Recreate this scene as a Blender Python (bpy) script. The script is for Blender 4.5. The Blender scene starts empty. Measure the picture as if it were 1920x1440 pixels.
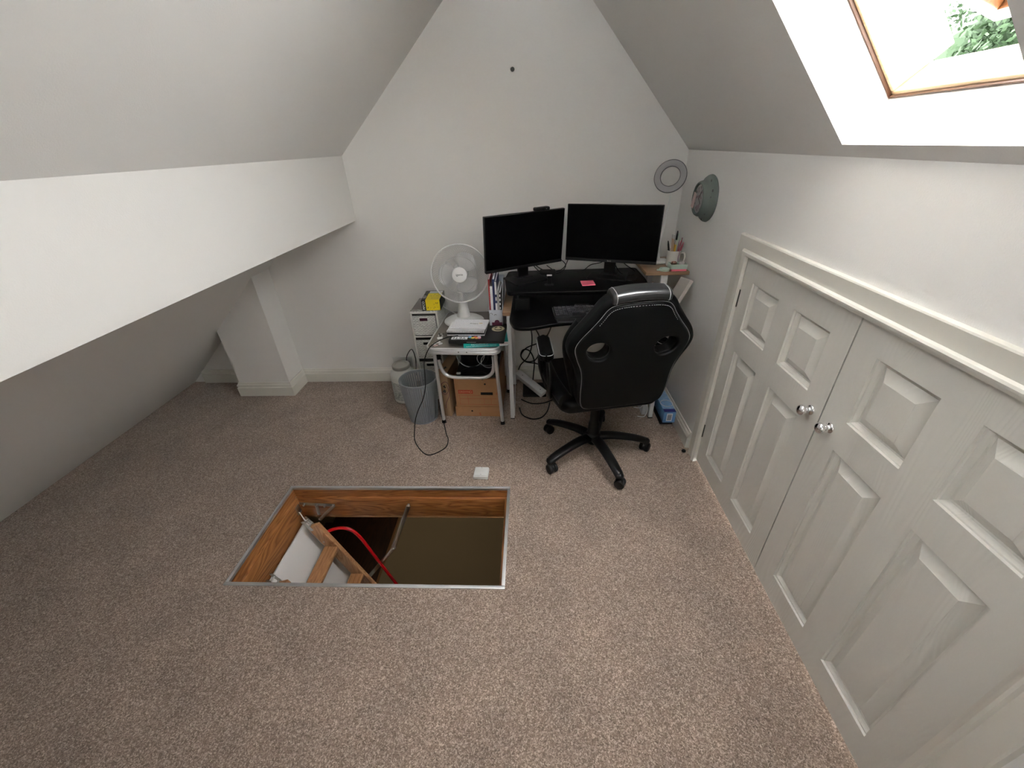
import bpy, bmesh, math, random
from mathutils import Matrix, Vector
random.seed(7)
PI = math.pi
SC = bpy.context.scene
COL = SC.collection

# ------------------------------------------------------------------ camera
cam_d = bpy.data.cameras.new('camera')
cam = bpy.data.objects.new('camera', cam_d)
COL.objects.link(cam)
SC.camera = cam
cam_d.sensor_fit = 'HORIZONTAL'
cam_d.sensor_width = 36.0
cam_d.lens = 759.27 / 1920 * 36.0
cam_d.clip_start = 0.02
cam_d.clip_end = 200
_f = Vector((-0.04809883, 0.85789168, -0.51157439))
_r = Vector((0.99879268, 0.03618986, -0.03321859))
_u = Vector((0.00998415, 0.51255454, 0.85859662))
cam.matrix_world = Matrix(((_r.x, _u.x, -_f.x, 0), (_r.y, _u.y, -_f.y, 0), (_r.z, _u.z, -_f.z, 1.5), (0, 0, 0, 1)))

# ------------------------------------------------------------------ view, sky, daylight portals
SC.view_settings.view_transform = 'Standard'
SC.view_settings.look = 'None'
SC.view_settings.gamma = 1
SC.view_settings.use_curve_mapping = False
SC.view_settings.exposure = 1.24
SKY = 17.0
W = bpy.data.worlds.new('overcast_sky')
SC.world = W
W.use_nodes = True
W.node_tree.nodes['Background'].inputs[0].default_value = (0.95, 0.968, 0.985, 1)
W.node_tree.nodes['Background'].inputs[1].default_value = SKY

# room dimensions (metres)
D = 2.594      # back wall
R = 0.873      # right knee wall
H = 1.436      # its height
AL, KL = -2.579, 1.0392      # left roof slope  x = AL + KL z
KR = 0.8928                  # right roof slope x = R - KR (z-H)
YB = -1.3      # wall behind the camera
ZA = (R + KR * H - AL) / (KL + KR)
XA = AL + KL * ZA
XB, ZB1, ZB2 = -1.0596, 1.468, 1.1235      # boxed purlin


def rp(t, o, y):      # point on the right slope: t up the slope, o outward
    return Vector((R - 0.666 * t + 0.746 * o, y, H + 0.746 * t + 0.666 * o))


def lp(t, o, y):      # point on the left slope, t measured up from z=1.468
    return Vector((XB + 0.7206 * t - 0.6934 * o, y, ZB1 + 0.6934 * t + 0.7206 * o))


def gp(t, o, y):      # point on the wall behind the viewer: t up, o outward, y along x
    return Vector((y, YB - o, 1.55 + t))


SKYL = [(rp, 0.040, 0.80, 0.800, 1.305), (lp, 0.66, 1.10, 0.20, 0.70), (gp, 0.05, 0.47, -0.42, 0.28)]  # first is the real skylight; the other two openings are added for fill


def portal(fn, t0, t1, y0, y1):
    c = fn((t0 + t1) / 2, 0.27, (y0 + y1) / 2)
    n = (fn(0, -1, 0) - fn(0, 0, 0)).normalized()
    ld = bpy.data.lights.new('skylight_portal', 'AREA')
    ld.shape = 'RECTANGLE'
    ld.size = y1 - y0
    ld.size_y = t1 - t0
    ld.cycles.is_portal = True
    o = bpy.data.objects.new('skylight_portal', ld)
    COL.objects.link(o)
    x = Vector((0, 1, 0)) if fn is not gp else Vector((1, 0, 0))
    z = -n
    y = z.cross(x)
    o.matrix_world = Matrix(((x.x, y.x, z.x, c.x), (x.y, y.y, z.y, c.y), (x.z, y.z, z.z, c.z), (0, 0, 0, 1)))


for s in SKYL:
    portal(*s)


# ------------------------------------------------------------------ materials
def _nt(name):
    m = bpy.data.materials.new(name)
    m.use_nodes = True
    return m, m.node_tree.nodes, m.node_tree.links, m.node_tree.nodes['Principled BSDF']


def mat(name, col, rough=0.5, metal=0.0, bump=0.0, bscale=200.0, var=0.0, spec=0.5, coat=0.0, trans=0.0):
    m, N, L, P = _nt(name)
    P.inputs['Base Color'].default_value = (*col, 1)
    P.inputs['Roughness'].default_value = rough
    P.inputs['Metallic'].default_value = metal
    P.inputs['Specular IOR Level'].default_value = spec
    P.inputs['Coat Weight'].default_value = coat
    P.inputs['Transmission Weight'].default_value = trans
    if bump or var:
        tc = N.new('ShaderNodeTexCoord')
        nz = N.new('ShaderNodeTexNoise')
        nz.inputs['Scale'].default_value = bscale
        nz.inputs['Detail'].default_value = 3
        L.new(tc.outputs['Object'], nz.inputs['Vector'])
        if bump:
            b = N.new('ShaderNodeBump')
            b.inputs['Strength'].default_value = bump
            b.inputs['Distance'].default_value = 0.002
            L.new(nz.outputs['Fac'], b.inputs['Height'])
            L.new(b.outputs['Normal'], P.inputs['Normal'])
        if var:
            mx = N.new('ShaderNodeMix')
            mx.data_type = 'RGBA'
            mx.inputs[6].default_value = (*[c * (1 - var) for c in col], 1)
            mx.inputs[7].default_value = (*[min(1, c * (1 + var)) for c in col], 1)
            L.new(nz.outputs['Fac'], mx.inputs[0])
            L.new(mx.outputs[2], P.inputs['Base Color'])
    return m


def ramp(N, stops):
    r = N.new('ShaderNodeValToRGB')
    e = r.color_ramp.elements
    while len(e) < len(stops):
        e.new(0.5)
    for k, (p, c) in enumerate(stops):
        e[k].position = p
        e[k].color = (*c, 1)
    return r


def carpet_mat():
    m, N, L, P = _nt('speckled_taupe_carpet')
    P.inputs['Roughness'].default_value = 0.97
    P.inputs['Specular IOR Level'].default_value = 0.1
    P.inputs['Sheen Weight'].default_value = 0.2
    tc = N.new('ShaderNodeTexCoord')
    dn = N.new('ShaderNodeTexNoise')
    dn.inputs['Scale'].default_value = 140
    L.new(tc.outputs['Object'], dn.inputs['Vector'])
    dm = N.new('ShaderNodeMix')
    dm.data_type = 'RGBA'
    dm.blend_type = 'LINEAR_LIGHT'
    dm.inputs[0].default_value = 0.006
    L.new(tc.outputs['Object'], dm.inputs[6])
    L.new(dn.outputs['Color'], dm.inputs[7])
    v = N.new('ShaderNodeTexVoronoi')
    v.inputs['Scale'].default_value = 330
    L.new(dm.outputs[2], v.inputs['Vector'])
    sp = N.new('ShaderNodeSeparateColor')
    L.new(v.outputs['Color'], sp.inputs[0])
    r = ramp(N, [(0.0, (0.165, 0.120, 0.094)), (0.35, (0.268, 0.201, 0.161)), (0.7, (0.370, 0.284, 0.230)), (1.0, (0.63, 0.51, 0.425))])
    L.new(sp.outputs[0], r.inputs[0])
    a = v
    b = N.new('ShaderNodeTexNoise')
    b.inputs['Scale'].default_value = 5
    b.inputs['Detail'].default_value = 3
    L.new(tc.outputs['Object'], b.inputs['Vector'])
    r2 = ramp(N, [(0.3, (0.86, 0.86, 0.86)), (0.7, (1.08, 1.06, 1.04))])
    L.new(b.outputs['Fac'], r2.inputs[0])
    mx = N.new('ShaderNodeMix')
    mx.data_type = 'RGBA'
    mx.blend_type = 'MULTIPLY'
    mx.inputs[0].default_value = 1
    L.new(r.outputs[0], mx.inputs[6])
    L.new(r2.outputs[0], mx.inputs[7])
    L.new(mx.outputs[2], P.inputs['Base Color'])
    bp = N.new('ShaderNodeBump')
    bp.inputs['Strength'].default_value = 0.3
    bp.inputs['Distance'].default_value = 0.6
    bp.invert = True
    L.new(a.outputs['Distance'], bp.inputs['Height'])
    L.new(bp.outputs['Normal'], P.inputs['Normal'])
    return m


def wood_mat(name, c0, c1, scale=14.0, axis='X', rough=0.45, distort=5.0, coat=0.15, gloss_bump=0.1):
    """ grain running along the given axis """
    m, N, L, P = _nt(name)
    P.inputs['Roughness'].default_value = rough
    P.inputs['Coat Weight'].default_value = coat
    tc = N.new('ShaderNodeTexCoord')
    mp = N.new('ShaderNodeMapping')
    s = {'X': (0.12, 1, 1), 'Y': (1, 0.12, 1), 'Z': (1, 1, 0.12)}[axis]
    mp.inputs['Scale'].default_value = s
    L.new(tc.outputs['Object'], mp.inputs['Vector'])
    w = N.new('ShaderNodeTexNoise')
    w.inputs['Scale'].default_value = scale
    w.inputs['Detail'].default_value = 1.5
    w.inputs['Distortion'].default_value = 0.8
    L.new(mp.outputs[0], w.inputs['Vector'])
    mt = N.new('ShaderNodeMath')
    mt.operation = 'MULTIPLY'
    mt.inputs[1].default_value = distort * 2.2
    L.new(w.outputs['Fac'], mt.inputs[0])
    fr = N.new('ShaderNodeMath')
    fr.operation = 'FRACT'
    L.new(mt.outputs[0], fr.inputs[0])
    r = ramp(N, [(0.0, c0), (0.55, c1), (0.9, tuple((a + b) / 2 for a, b in zip(c0, c1))), (1.0, c0)])
    L.new(fr.outputs[0], r.inputs[0])
    f = N.new('ShaderNodeTexNoise')
    f.inputs['Scale'].default_value = scale * 14
    L.new(mp.outputs[0], f.inputs['Vector'])
    mx = N.new('ShaderNodeMix')
    mx.data_type = 'RGBA'
    mx.blend_type = 'MULTIPLY'
    mx.inputs[0].default_value = 0.35
    L.new(r.outputs[0], mx.inputs[6])
    L.new(f.outputs['Fac'], mx.inputs[7])
    L.new(mx.outputs[2], P.inputs['Base Color'])
    b = N.new('ShaderNodeBump')
    b.inputs['Strength'].default_value = gloss_bump
    b.inputs['Distance'].default_value = 0.001
    L.new(fr.outputs[0], b.inputs['Height'])
    L.new(b.outputs['Normal'], P.inputs['Normal'])
    return m


def grain_paint(name, col):
    """ satin paint over moulded wood grain (vertical) """
    m, N, L, P = _nt(name)
    P.inputs['Base Color'].default_value = (*col, 1)
    P.inputs['Roughness'].default_value = 0.34
    tc = N.new('ShaderNodeTexCoord')
    mp = N.new('ShaderNodeMapping')
    mp.inputs['Scale'].default_value = (1, 1, 0.22)
    L.new(tc.outputs['Object'], mp.inputs['Vector'])
    w = N.new('ShaderNodeTexNoise')
    w.inputs['Scale'].default_value = 4.5
    w.inputs['Detail'].default_value = 1.0
    w.inputs['Distortion'].default_value = 0.6
    L.new(mp.outputs[0], w.inputs['Vector'])
    mt = N.new('ShaderNodeMath')
    mt.operation = 'MULTIPLY'
    mt.inputs[1].default_value = 230
    L.new(w.outputs['Fac'], mt.inputs[0])
    sn = N.new('ShaderNodeMath')
    sn.operation = 'SINE'
    L.new(mt.outputs[0], sn.inputs[0])
    f = N.new('ShaderNodeTexNoise')
    f.inputs['Scale'].default_value = 120
    L.new(mp.outputs[0], f.inputs['Vector'])
    ad = N.new('ShaderNodeMath')
    ad.operation = 'ADD'
    L.new(sn.outputs[0], ad.inputs[0])
    L.new(f.outputs['Fac'], ad.inputs[1])
    b = N.new('ShaderNodeBump')
    b.inputs['Strength'].default_value = 0.3
    b.inputs['Distance'].default_value = 0.0006
    L.new(ad.outputs[0], b.inputs['Height'])
    L.new(b.outputs['Normal'], P.inputs['Normal'])
    return m


def wicker_mat():
    m, N, L, P = _nt('white_woven_wicker')
    P.inputs['Roughness'].default_value = 0.55
    tc = N.new('ShaderNodeTexCoord')
    g = N.new('ShaderNodeSeparateXYZ')
    L.new(tc.outputs['Object'], g.inputs[0])
    ad = N.new('ShaderNodeMath')
    ad.operation = 'ADD'
    L.new(g.outputs['X'], ad.inputs[0])
    L.new(g.outputs['Y'], ad.inputs[1])
    cb = N.new('ShaderNodeCombineXYZ')
    L.new(ad.outputs[0], cb.inputs['X'])
    L.new(g.outputs['Z'], cb.inputs['Y'])
    bk = N.new('ShaderNodeTexBrick')
    bk.inputs['Scale'].default_value = 1
    bk.inputs['Brick Width'].default_value = 0.020
    bk.inputs['Row Height'].default_value = 0.0085
    bk.inputs['Mortar Size'].default_value = 0.0013
    bk.inputs['Mortar Smooth'].default_value = 0.6
    bk.inputs['Color1'].default_value = (0.80, 0.79, 0.75, 1)
    bk.inputs['Color2'].default_value = (0.66, 0.65, 0.61, 1)
    bk.inputs['Mortar'].default_value = (0.27, 0.26, 0.235, 1)
    dn = N.new('ShaderNodeTexNoise')
    dn.inputs['Scale'].default_value = 70
    L.new(cb.outputs[0], dn.inputs['Vector'])
    dm = N.new('ShaderNodeMix')
    dm.data_type = 'RGBA'
    dm.blend_type = 'LINEAR_LIGHT'
    dm.inputs[0].default_value = 0.0035
    L.new(cb.outputs[0], dm.inputs[6])
    L.new(dn.outputs['Color'], dm.inputs[7])
    L.new(dm.outputs[2], bk.inputs['Vector'])
    L.new(bk.outputs['Color'], P.inputs['Base Color'])
    b = N.new('ShaderNodeBump')
    b.invert = True
    b.inputs['Strength'].default_value = 0.8
    b.inputs['Distance'].default_value = 0.004
    L.new(bk.outputs['Fac'], b.inputs['Height'])
    L.new(b.outputs['Normal'], P.inputs['Normal'])
    return m


def stripes_mat(name, a, b, sx, sy, thr=0.5):
    """ two-tone block of print (text-like rows) """
    m, N, L, P = _nt(name)
    P.inputs['Roughness'].default_value = 0.5
    tc = N.new('ShaderNodeTexCoord')
    mp = N.new('ShaderNodeMapping')
    mp.inputs['Scale'].default_value = (sx, sy, sy)
    L.new(tc.outputs['Object'], mp.inputs['Vector'])
    nz = N.new('ShaderNodeTexNoise')
    nz.inputs['Scale'].default_value = 1
    nz.inputs['Detail'].default_value = 1
    L.new(mp.outputs[0], nz.inputs['Vector'])
    r = ramp(N, [(thr - 0.02, a), (thr + 0.02, b)])
    L.new(nz.outputs['Fac'], r.inputs[0])
    L.new(r.outputs[0], P.inputs['Base Color'])
    return m


M = {}
M['carpet'] = carpet_mat()
M['wall'] = mat('white_emulsion', (0.875, 0.86, 0.825), 0.55, bump=0.25, bscale=260, spec=0.3)
M['ceil'] = mat('white_ceiling_emulsion', (0.865, 0.855, 0.825), 0.7, bump=0.25, bscale=260, spec=0.25)
M['gloss'] = mat('cream_gloss_paint', (0.74, 0.715, 0.64), 0.28)
M['door'] = grain_paint('satin_white_grained_paint', (0.70, 0.68, 0.62))
M['chrome'] = mat('polished_chrome', (0.86, 0.86, 0.87), 0.06, 1.0)
M['alu'] = mat('brushed_aluminium', (0.72, 0.725, 0.73), 0.38, 0.75, bump=0.1, bscale=80)
M['steel'] = mat('zinc_plated_steel', (0.56, 0.56, 0.54), 0.38, 1.0)
M['dark_steel'] = mat('dark_bronze_hinge', (0.10, 0.095, 0.085), 0.35, 0.9)
M['pine'] = wood_mat('varnished_pine', (0.27, 0.085, 0.022), (0.56, 0.235, 0.075), 16, 'X', 0.36)
M['pineY'] = wood_mat('varnished_pine_cross', (0.29, 0.10, 0.028), (0.60, 0.27, 0.09), 14, 'Y', 0.36)
M['pineL'] = wood_mat('pale_ladder_pine', (0.42, 0.19, 0.075), (0.66, 0.36, 0.17), 16, 'Z', 0.42)
M['pineT'] = wood_mat('pale_ladder_pine_tread', (0.42, 0.19, 0.075), (0.62, 0.33, 0.15), 22, 'Y', 0.42)
M['sashwood'] = wood_mat('orange_lacquered_sash_pine', (0.085, 0.026, 0.005), (0.14, 0.05, 0.012), 16, 'Y', 0.5)
M['seal'] = mat('brown_window_seal', (0.09, 0.04, 0.02), 0.5)
M['pineW'] = wood_mat('pale_window_pine', (0.80, 0.55, 0.30), (0.92, 0.72, 0.46), 16, 'Y', 0.4)
M['red'] = mat('red_enamel', (0.62, 0.008, 0.012), 0.18, coat=0.5)
M['white'] = mat('white_plastic', (0.80, 0.80, 0.78), 0.35)
M['wire'] = mat('off_white_coated_wire', (0.60, 0.60, 0.58), 0.35)
M['fanblade'] = mat('glossy_white_blade', (0.90, 0.90, 0.89), 0.18)
M['whitem'] = mat('white_powder_coated_metal', (0.74, 0.74, 0.73), 0.4)
M['greige'] = mat('greige_card', (0.50, 0.465, 0.42), 0.6)
M['board'] = mat('white_laminated_board', (0.80, 0.79, 0.765), 0.5)
M['black'] = mat('black_plastic', (0.005, 0.005, 0.0055), 0.38, spec=0.25)
M['blackm'] = mat('matt_black_plastic', (0.012, 0.012, 0.013), 0.6, spec=0.25)
M['screen'] = mat('black_screen_glass', (0.0015, 0.0015, 0.002), 0.35, spec=0.04)
M['leather'] = mat('black_faux_leather', (0.004, 0.0042, 0.0045), 0.42, bump=0.1, bscale=420, spec=0.1)
M['leather_g'] = mat('smooth_black_faux_leather', (0.004, 0.0042, 0.0048), 0.36, bump=0.05, bscale=300, spec=0.12)
M['leather_r'] = mat('shiny_black_faux_leather', (0.012, 0.013, 0.014), 0.30, spec=0.8)
M['piping'] = mat('pale_grey_stitching', (0.42, 0.42, 0.42), 0.5)
M['desk_wood'] = wood_mat('oak_laminate', (0.30, 0.17, 0.09), (0.42, 0.26, 0.15), 10, 'X', 0.45)
M['tray'] = mat('black_board', (0.003, 0.003, 0.0035), 0.33, spec=0.13)
M['taupe'] = mat('grey_brown_laminate', (0.20, 0.175, 0.155), 0.3, var=0.12, bscale=60)
M['wicker'] = wicker_mat()
M['cream_frame'] = mat('white_painted_cane', (0.72, 0.71, 0.66), 0.5)
M['binm'] = mat('grey_blue_ribbed_plastic', (0.30, 0.32, 0.335), 0.35, metal=0.2)
M['card'] = mat('brown_cardboard', (0.37, 0.19, 0.085), 0.8, var=0.12, bscale=18)
M['card2'] = mat('light_brown_cardboard', (0.31, 0.195, 0.11), 0.8, var=0.1, bscale=18)
M['ink_red'] = mat('red_brown_ink', (0.40, 0.055, 0.025), 0.8)
M['ink'] = mat('black_ink', (0.012, 0.012, 0.012), 0.6)
M['inkw'] = mat('white_ink', (0.85, 0.85, 0.85), 0.6)
M['dark'] = mat('dark_void', (0.006, 0.006, 0.006), 0.9)
M['paper'] = mat('white_paper', (0.82, 0.82, 0.83), 0.6)
M['printed'] = stripes_mat('faintly_printed_paper', (0.83, 0.83, 0.85), (0.62, 0.62, 0.66), 120, 500, 0.60)
M['pink'] = mat('pink_sticky_paper', (0.90, 0.16, 0.24), 0.6)
M['palepink'] = mat('pale_pink_paper', (0.56, 0.40, 0.38), 0.6)
M['teal'] = mat('teal_cover', (0.01, 0.40, 0.38), 0.35)
M['navy'] = mat('navy_cover', (0.012, 0.02, 0.085), 0.4)
M['redc'] = mat('red_cover', (0.34, 0.02, 0.02), 0.4)
M['greyc'] = mat('grey_card', (0.36, 0.35, 0.32), 0.6)
M['laptop'] = mat('charcoal_metal_lid', (0.014, 0.013, 0.0135), 0.35, 0.3)
M['beige'] = mat('beige_sticker', (0.62, 0.55, 0.36), 0.5)
M['purple'] = mat('dark_plum_print', (0.10, 0.015, 0.045), 0.5)
M['filep'] = mat('pale_blue_white_card', (0.55, 0.58, 0.63), 0.5)
M['yellow'] = mat('bright_yellow_card', (0.85, 0.66, 0.01), 0.45)
M['yellowp'] = stripes_mat('yellow_printed_card', (0.85, 0.66, 0.01), (0.25, 0.20, 0.03), 160, 90, 0.62)
M['mint'] = mat('mint_green_plastic', (0.45, 0.56, 0.47), 0.4)
M['ceramic'] = mat('cream_ceramic', (0.72, 0.69, 0.64), 0.2)
M['sage'] = mat('distressed_sage_metal', (0.125, 0.150, 0.135), 0.5, var=0.2, bscale=30)
M['chip'] = mat('worn_dark_metal', (0.06, 0.06, 0.055), 0.6)
M['clockface'] = stripes_mat('faded_clock_dial', (0.36, 0.34, 0.33), (0.26, 0.19, 0.19), 40, 40, 0.55)
M['glass'] = mat('clear_glass', (1, 1, 1), 0.0, trans=1.0)
M['ringdiff'] = mat('grey_frosted_diffuser', (0.34, 0.33, 0.33), 0.5)
M['jug'] = mat('milky_plastic_jug', (0.68, 0.68, 0.63), 0.35)
M['juglid'] = mat('grey_plastic_lid', (0.33, 0.32, 0.28), 0.4)
M['juglabel'] = stripes_mat('pale_printed_label', (0.50, 0.52, 0.48), (0.28, 0.30, 0.28), 50, 160, 0.55)
M['blue'] = mat('blue_printed_card', (0.13, 0.30, 0.55), 0.4, var=0.25, bscale=25)
M['bluetop'] = mat('pale_blue_printed_card', (0.30, 0.50, 0.74), 0.4, var=0.35, bscale=40)
M['indigo'] = mat('dark_indigo_card', (0.03, 0.03, 0.22), 0.4)
M['brush'] = mat('grey_carton', (0.50, 0.50, 0.50), 0.5)
M['leaf'] = mat('green_leaves', (0.010, 0.022, 0.007), 0.7, spec=0.2)
M['bark'] = mat('brown_bark', (0.05, 0.035, 0.022), 0.9)
M['slate'] = mat('grey_slate', (0.016, 0.017, 0.021), 0.7)
M['render'] = mat('white_render', (0.75, 0.75, 0.73), 0.8)
M['stairwood'] = wood_mat('dark_mahogany', (0.020, 0.006, 0.003), (0.055, 0.018, 0.008), 8, 'Y', 0.4)
M['nosing'] = mat('worn_brown_nosing', (0.24, 0.12, 0.05), 0.5)
M['landing'] = mat('beige_landing_floor', (0.30, 0.24, 0.155), 0.9)
M['pencil'] = mat('yellow_pencil_paint', (0.62, 0.36, 0.03), 0.4)
M['tan'] = mat('tan_wood', (0.50, 0.36, 0.24), 0.5)
M['plumpen'] = mat('plum_plastic', (0.25, 0.03, 0.06), 0.3)
M['lilac'] = mat('shiny_lilac_plastic', (0.45, 0.30, 0.40), 0.15, 0.4)
M['copper'] = mat('rose_gold_metal', (0.72, 0.45, 0.38), 0.2, 1.0)
M['glassy'] = mat('pale_glassy_plastic', (0.70, 0.68, 0.66), 0.1)


# ------------------------------------------------------------------ mesh helpers
def NB():
    return bmesh.new()


def _xf(verts, X):
    if X is not None:
        for v in verts:
            v.co = X @ v.co


def box(bm, x0, x1, y0, y1, z0, z1, bev=0.0, seg=2, X=None):
    x0, x1 = min(x0, x1), max(x0, x1)
    y0, y1 = min(y0, y1), max(y0, y1)
    z0, z1 = min(z0, z1), max(z0, z1)
    t = bmesh.new()
    vs = [t.verts.new(p) for p in ((x0, y0, z0), (x1, y0, z0), (x1, y1, z0), (x0, y1, z0), (x0, y0, z1), (x1, y0, z1), (x1, y1, z1), (x0, y1, z1))]
    for f in ((0, 3, 2, 1), (4, 5, 6, 7), (0, 1, 5, 4), (1, 2, 6, 5), (2, 3, 7, 6), (3, 0, 4, 7)):
        t.faces.new([vs[i] for i in f])
    if bev:
        bmesh.ops.bevel(t, geom=t.edges[:], offset=bev, segments=seg, affect='EDGES', profile=0.5)
    _merge(bm, t, X)


def _merge(bm, t, X=None):
    _xf(t.verts, X)
    vm = {}
    for v in t.verts:
        vm[v] = bm.verts.new(v.co)
    for f in t.faces:
        try:
            nf = bm.faces.new([vm[v] for v in f.verts])
            nf.material_index = f.material_index
        except ValueError:
            pass
    t.free()


def basis(d):
    d = d.normalized()
    a = Vector((0, 0, 1)) if abs(d.z) < 0.9 else Vector((1, 0, 0))
    x = a.cross(d).normalized()
    return x, d.cross(x)


def cyl(bm, p0, p1, r0, r1=None, seg=20, X=None):
    p0, p1 = Vector(p0), Vector(p1)
    r1 = r0 if r1 is None else r1
    x, y = basis(p1 - p0)
    t = bmesh.new()
    a = [t.verts.new(p0 + (x * math.cos(2 * PI * i / seg) + y * math.sin(2 * PI * i / seg)) * r0) for i in range(seg)]
    b = [t.verts.new(p1 + (x * math.cos(2 * PI * i / seg) + y * math.sin(2 * PI * i / seg)) * r1) for i in range(seg)]
    for i in range(seg):
        t.faces.new((a[i], a[(i + 1) % seg], b[(i + 1) % seg], b[i]))
    t.faces.new(a[::-1])
    t.faces.new(b)
    _merge(bm, t, X)


def smooth_pts(pts, n=6, closed=False):
    P = [Vector(p) for p in pts]
    out = []
    N = len(P)
    rng = N if closed else N - 1
    for i in range(rng):
        p0 = P[(i - 1) % N] if closed or i > 0 else P[0]
        p1 = P[i]
        p2 = P[(i + 1) % N]
        p3 = P[(i + 2) % N] if closed or i + 2 < N else P[-1]
        for k in range(n):
            t = k / n
            out.append(0.5 * ((2 * p1) + (-p0 + p2) * t + (2 * p0 - 5 * p1 + 4 * p2 - p3) * t * t + (-p0 + 3 * p1 - 3 * p2 + p3) * t ** 3))
    if not closed:
        out.append(P[-1])
    return out


def tube(bm, pts, r, seg=8, closed=False, X=None, flat=None, up=None):
    """ r: number or list; flat=(a,b) scales the section """
    P = [Vector(p) for p in pts]
    n = len(P)
    t = bmesh.new()
    rings = []
    prev = None
    for i in range(n):
        if closed:
            d = P[(i + 1) % n] - P[(i - 1) % n]
        else:
            d = P[min(i + 1, n - 1)] - P[max(i - 1, 0)]
        d.normalize()
        if up is not None:
            x = Vector(up).cross(d).normalized()
            y = d.cross(x)
        elif prev is None:
            x, y = basis(d)
        else:
            x = (prev - d * prev.dot(d)).normalized()
            y = d.cross(x)
        prev = x
        rr = r[i] if isinstance(r, (list, tuple)) else r
        fa, fb = flat if flat else (1, 1)
        rings.append([t.verts.new(P[i] + x * math.cos(2 * PI * k / seg) * rr * fa + y * math.sin(2 * PI * k / seg) * rr * fb) for k in range(seg)])
    for i in range(n if closed else n - 1):
        a, b = rings[i], rings[(i + 1) % n]
        for k in range(seg):
            t.faces.new((a[k], a[(k + 1) % seg], b[(k + 1) % seg], b[k]))
    if not closed:
        t.faces.new(rings[0][::-1])
        t.faces.new(rings[-1])
    _merge(bm, t, X)


def lathe(bm, prof, seg=32, X=None, closed=False):
    t = bmesh.new()
    rings = []
    for r, z in prof:
        if r < 1e-6:
            rings.append([t.verts.new((0, 0, z))])
        else:
            rings.append([t.verts.new((r * math.cos(2 * PI * k / seg), r * math.sin(2 * PI * k / seg), z)) for k in range(seg)])
    m = len(rings)
    for i in range(m if closed else m - 1):
        a, b = rings[i], rings[(i + 1) % m]
        for k in range(seg):
            k2 = (k + 1) % seg
            if len(a) == 1 and len(b) == 1:
                continue
            if len(a) == 1:
                t.faces.new((a[0], b[k2], b[k]))
            elif len(b) == 1:
                t.faces.new((a[k], a[k2], b[0]))
            else:
                t.faces.new((a[k], a[k2], b[k2], b[k]))
    bmesh.ops.recalc_face_normals(t, faces=t.faces[:])
    _merge(bm, t, X)


def plate(bm, outer, holes=(), z0=0.0, z1=0.01, bev=0.0, seg=3, X=None):
    """ 2D outline (with holes) given thickness along local z, edges rounded """
    t = bmesh.new()
    es = []
    for loop in [outer] + list(holes):
        vs = [t.verts.new((p[0], p[1], z0)) for p in loop]
        es += [t.edges.new((vs[i], vs[(i + 1) % len(vs)])) for i in range(len(vs))]
    bmesh.ops.triangle_fill(t, use_beauty=True, use_dissolve=False, edges=es)
    g = bmesh.ops.extrude_face_region(t, geom=t.faces[:])
    for v in [e for e in g['geom'] if isinstance(e, bmesh.types.BMVert)]:
        v.co.z = z1
    bmesh.ops.recalc_face_normals(t, faces=t.faces[:])
    if bev:
        ee = [e for e in t.edges if len(e.link_faces) == 2 and e.calc_face_angle() > 1.2 and abs(e.verts[0].co.z - e.verts[1].co.z) < 1e-6]
        bmesh.ops.bevel(t, geom=ee, offset=bev, segments=seg, affect='EDGES', profile=0.5)
    _merge(bm, t, X)


def text_bm(bm, s, size, X, depth=0.0004):
    cu = bpy.data.curves.new('lettering', 'FONT')
    cu.body = s
    cu.size = size
    cu.extrude = depth
    cu.align_x = 'CENTER'
    cu.align_y = 'CENTER'
    o = bpy.data.objects.new('lettering', cu)
    COL.objects.link(o)
    dg = bpy.context.evaluated_depsgraph_get()
    dg.update()
    me = bpy.data.meshes.new_from_object(o.evaluated_get(dg))
    t = bmesh.new()
    t.from_mesh(me)
    _merge(bm, t, X)
    bpy.data.objects.remove(o)
    bpy.data.curves.remove(cu)
    bpy.data.meshes.remove(me)


def obj(name, bm, m, parent=None, w=False, sharp=0.6, smooth=True, wn=False):
    """ link bm as ONE object. w=True: vertices are in world space """
    if parent is not None and w:
        inv = parent.matrix_basis.inverted()
        pp = parent
        while pp.parent is not None:
            pp = pp.parent
            inv = inv @ pp.matrix_basis.inverted()
        _xf(bm.verts, inv)
    off = None
    if parent is None:
        lo = Vector([min(v.co[i] for v in bm.verts) for i in range(3)])
        hi = Vector([max(v.co[i] for v in bm.verts) for i in range(3)])
        off = Vector(((lo.x + hi.x) / 2, (lo.y + hi.y) / 2, lo.z))
        for v in bm.verts:
            v.co -= off
    bm.normal_update()
    for f in bm.faces:
        f.smooth = smooth
    if smooth:
        for e in bm.edges:
            if len(e.link_faces) == 2 and e.calc_face_angle() > sharp:
                e.smooth = False
    me = bpy.data.meshes.new(name)
    bm.to_mesh(me)
    bm.free()
    for mm in (m if isinstance(m, (list, tuple)) else [m]):
        me.materials.append(mm)
    o = bpy.data.objects.new(name, me)
    COL.objects.link(o)
    if wn:
        md = o.modifiers.new('weighted_normals', 'WEIGHTED_NORMAL')
        md.keep_sharp = True
    if parent is not None:
        o.parent = parent
    if off is not None:
        o.location = off
    return o


def tag(o, label, cat, group=None, kind=None):
    o['label'] = label
    o['category'] = cat
    if group:
        o['group'] = group
    if kind:
        o['kind'] = kind
    return o


def thing(name, label, cat, loc=(0, 0, 0), rz=0.0, group=None):
    o = bpy.data.objects.new(name, None)
    COL.objects.link(o)
    o.empty_display_size = 0.05
    o.location = loc
    o.rotation_euler = (0, 0, rz)
    o.matrix_basis = Matrix.Translation(loc) @ Matrix.Rotation(rz, 4, 'Z')
    return tag(o, label, cat, group)


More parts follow.
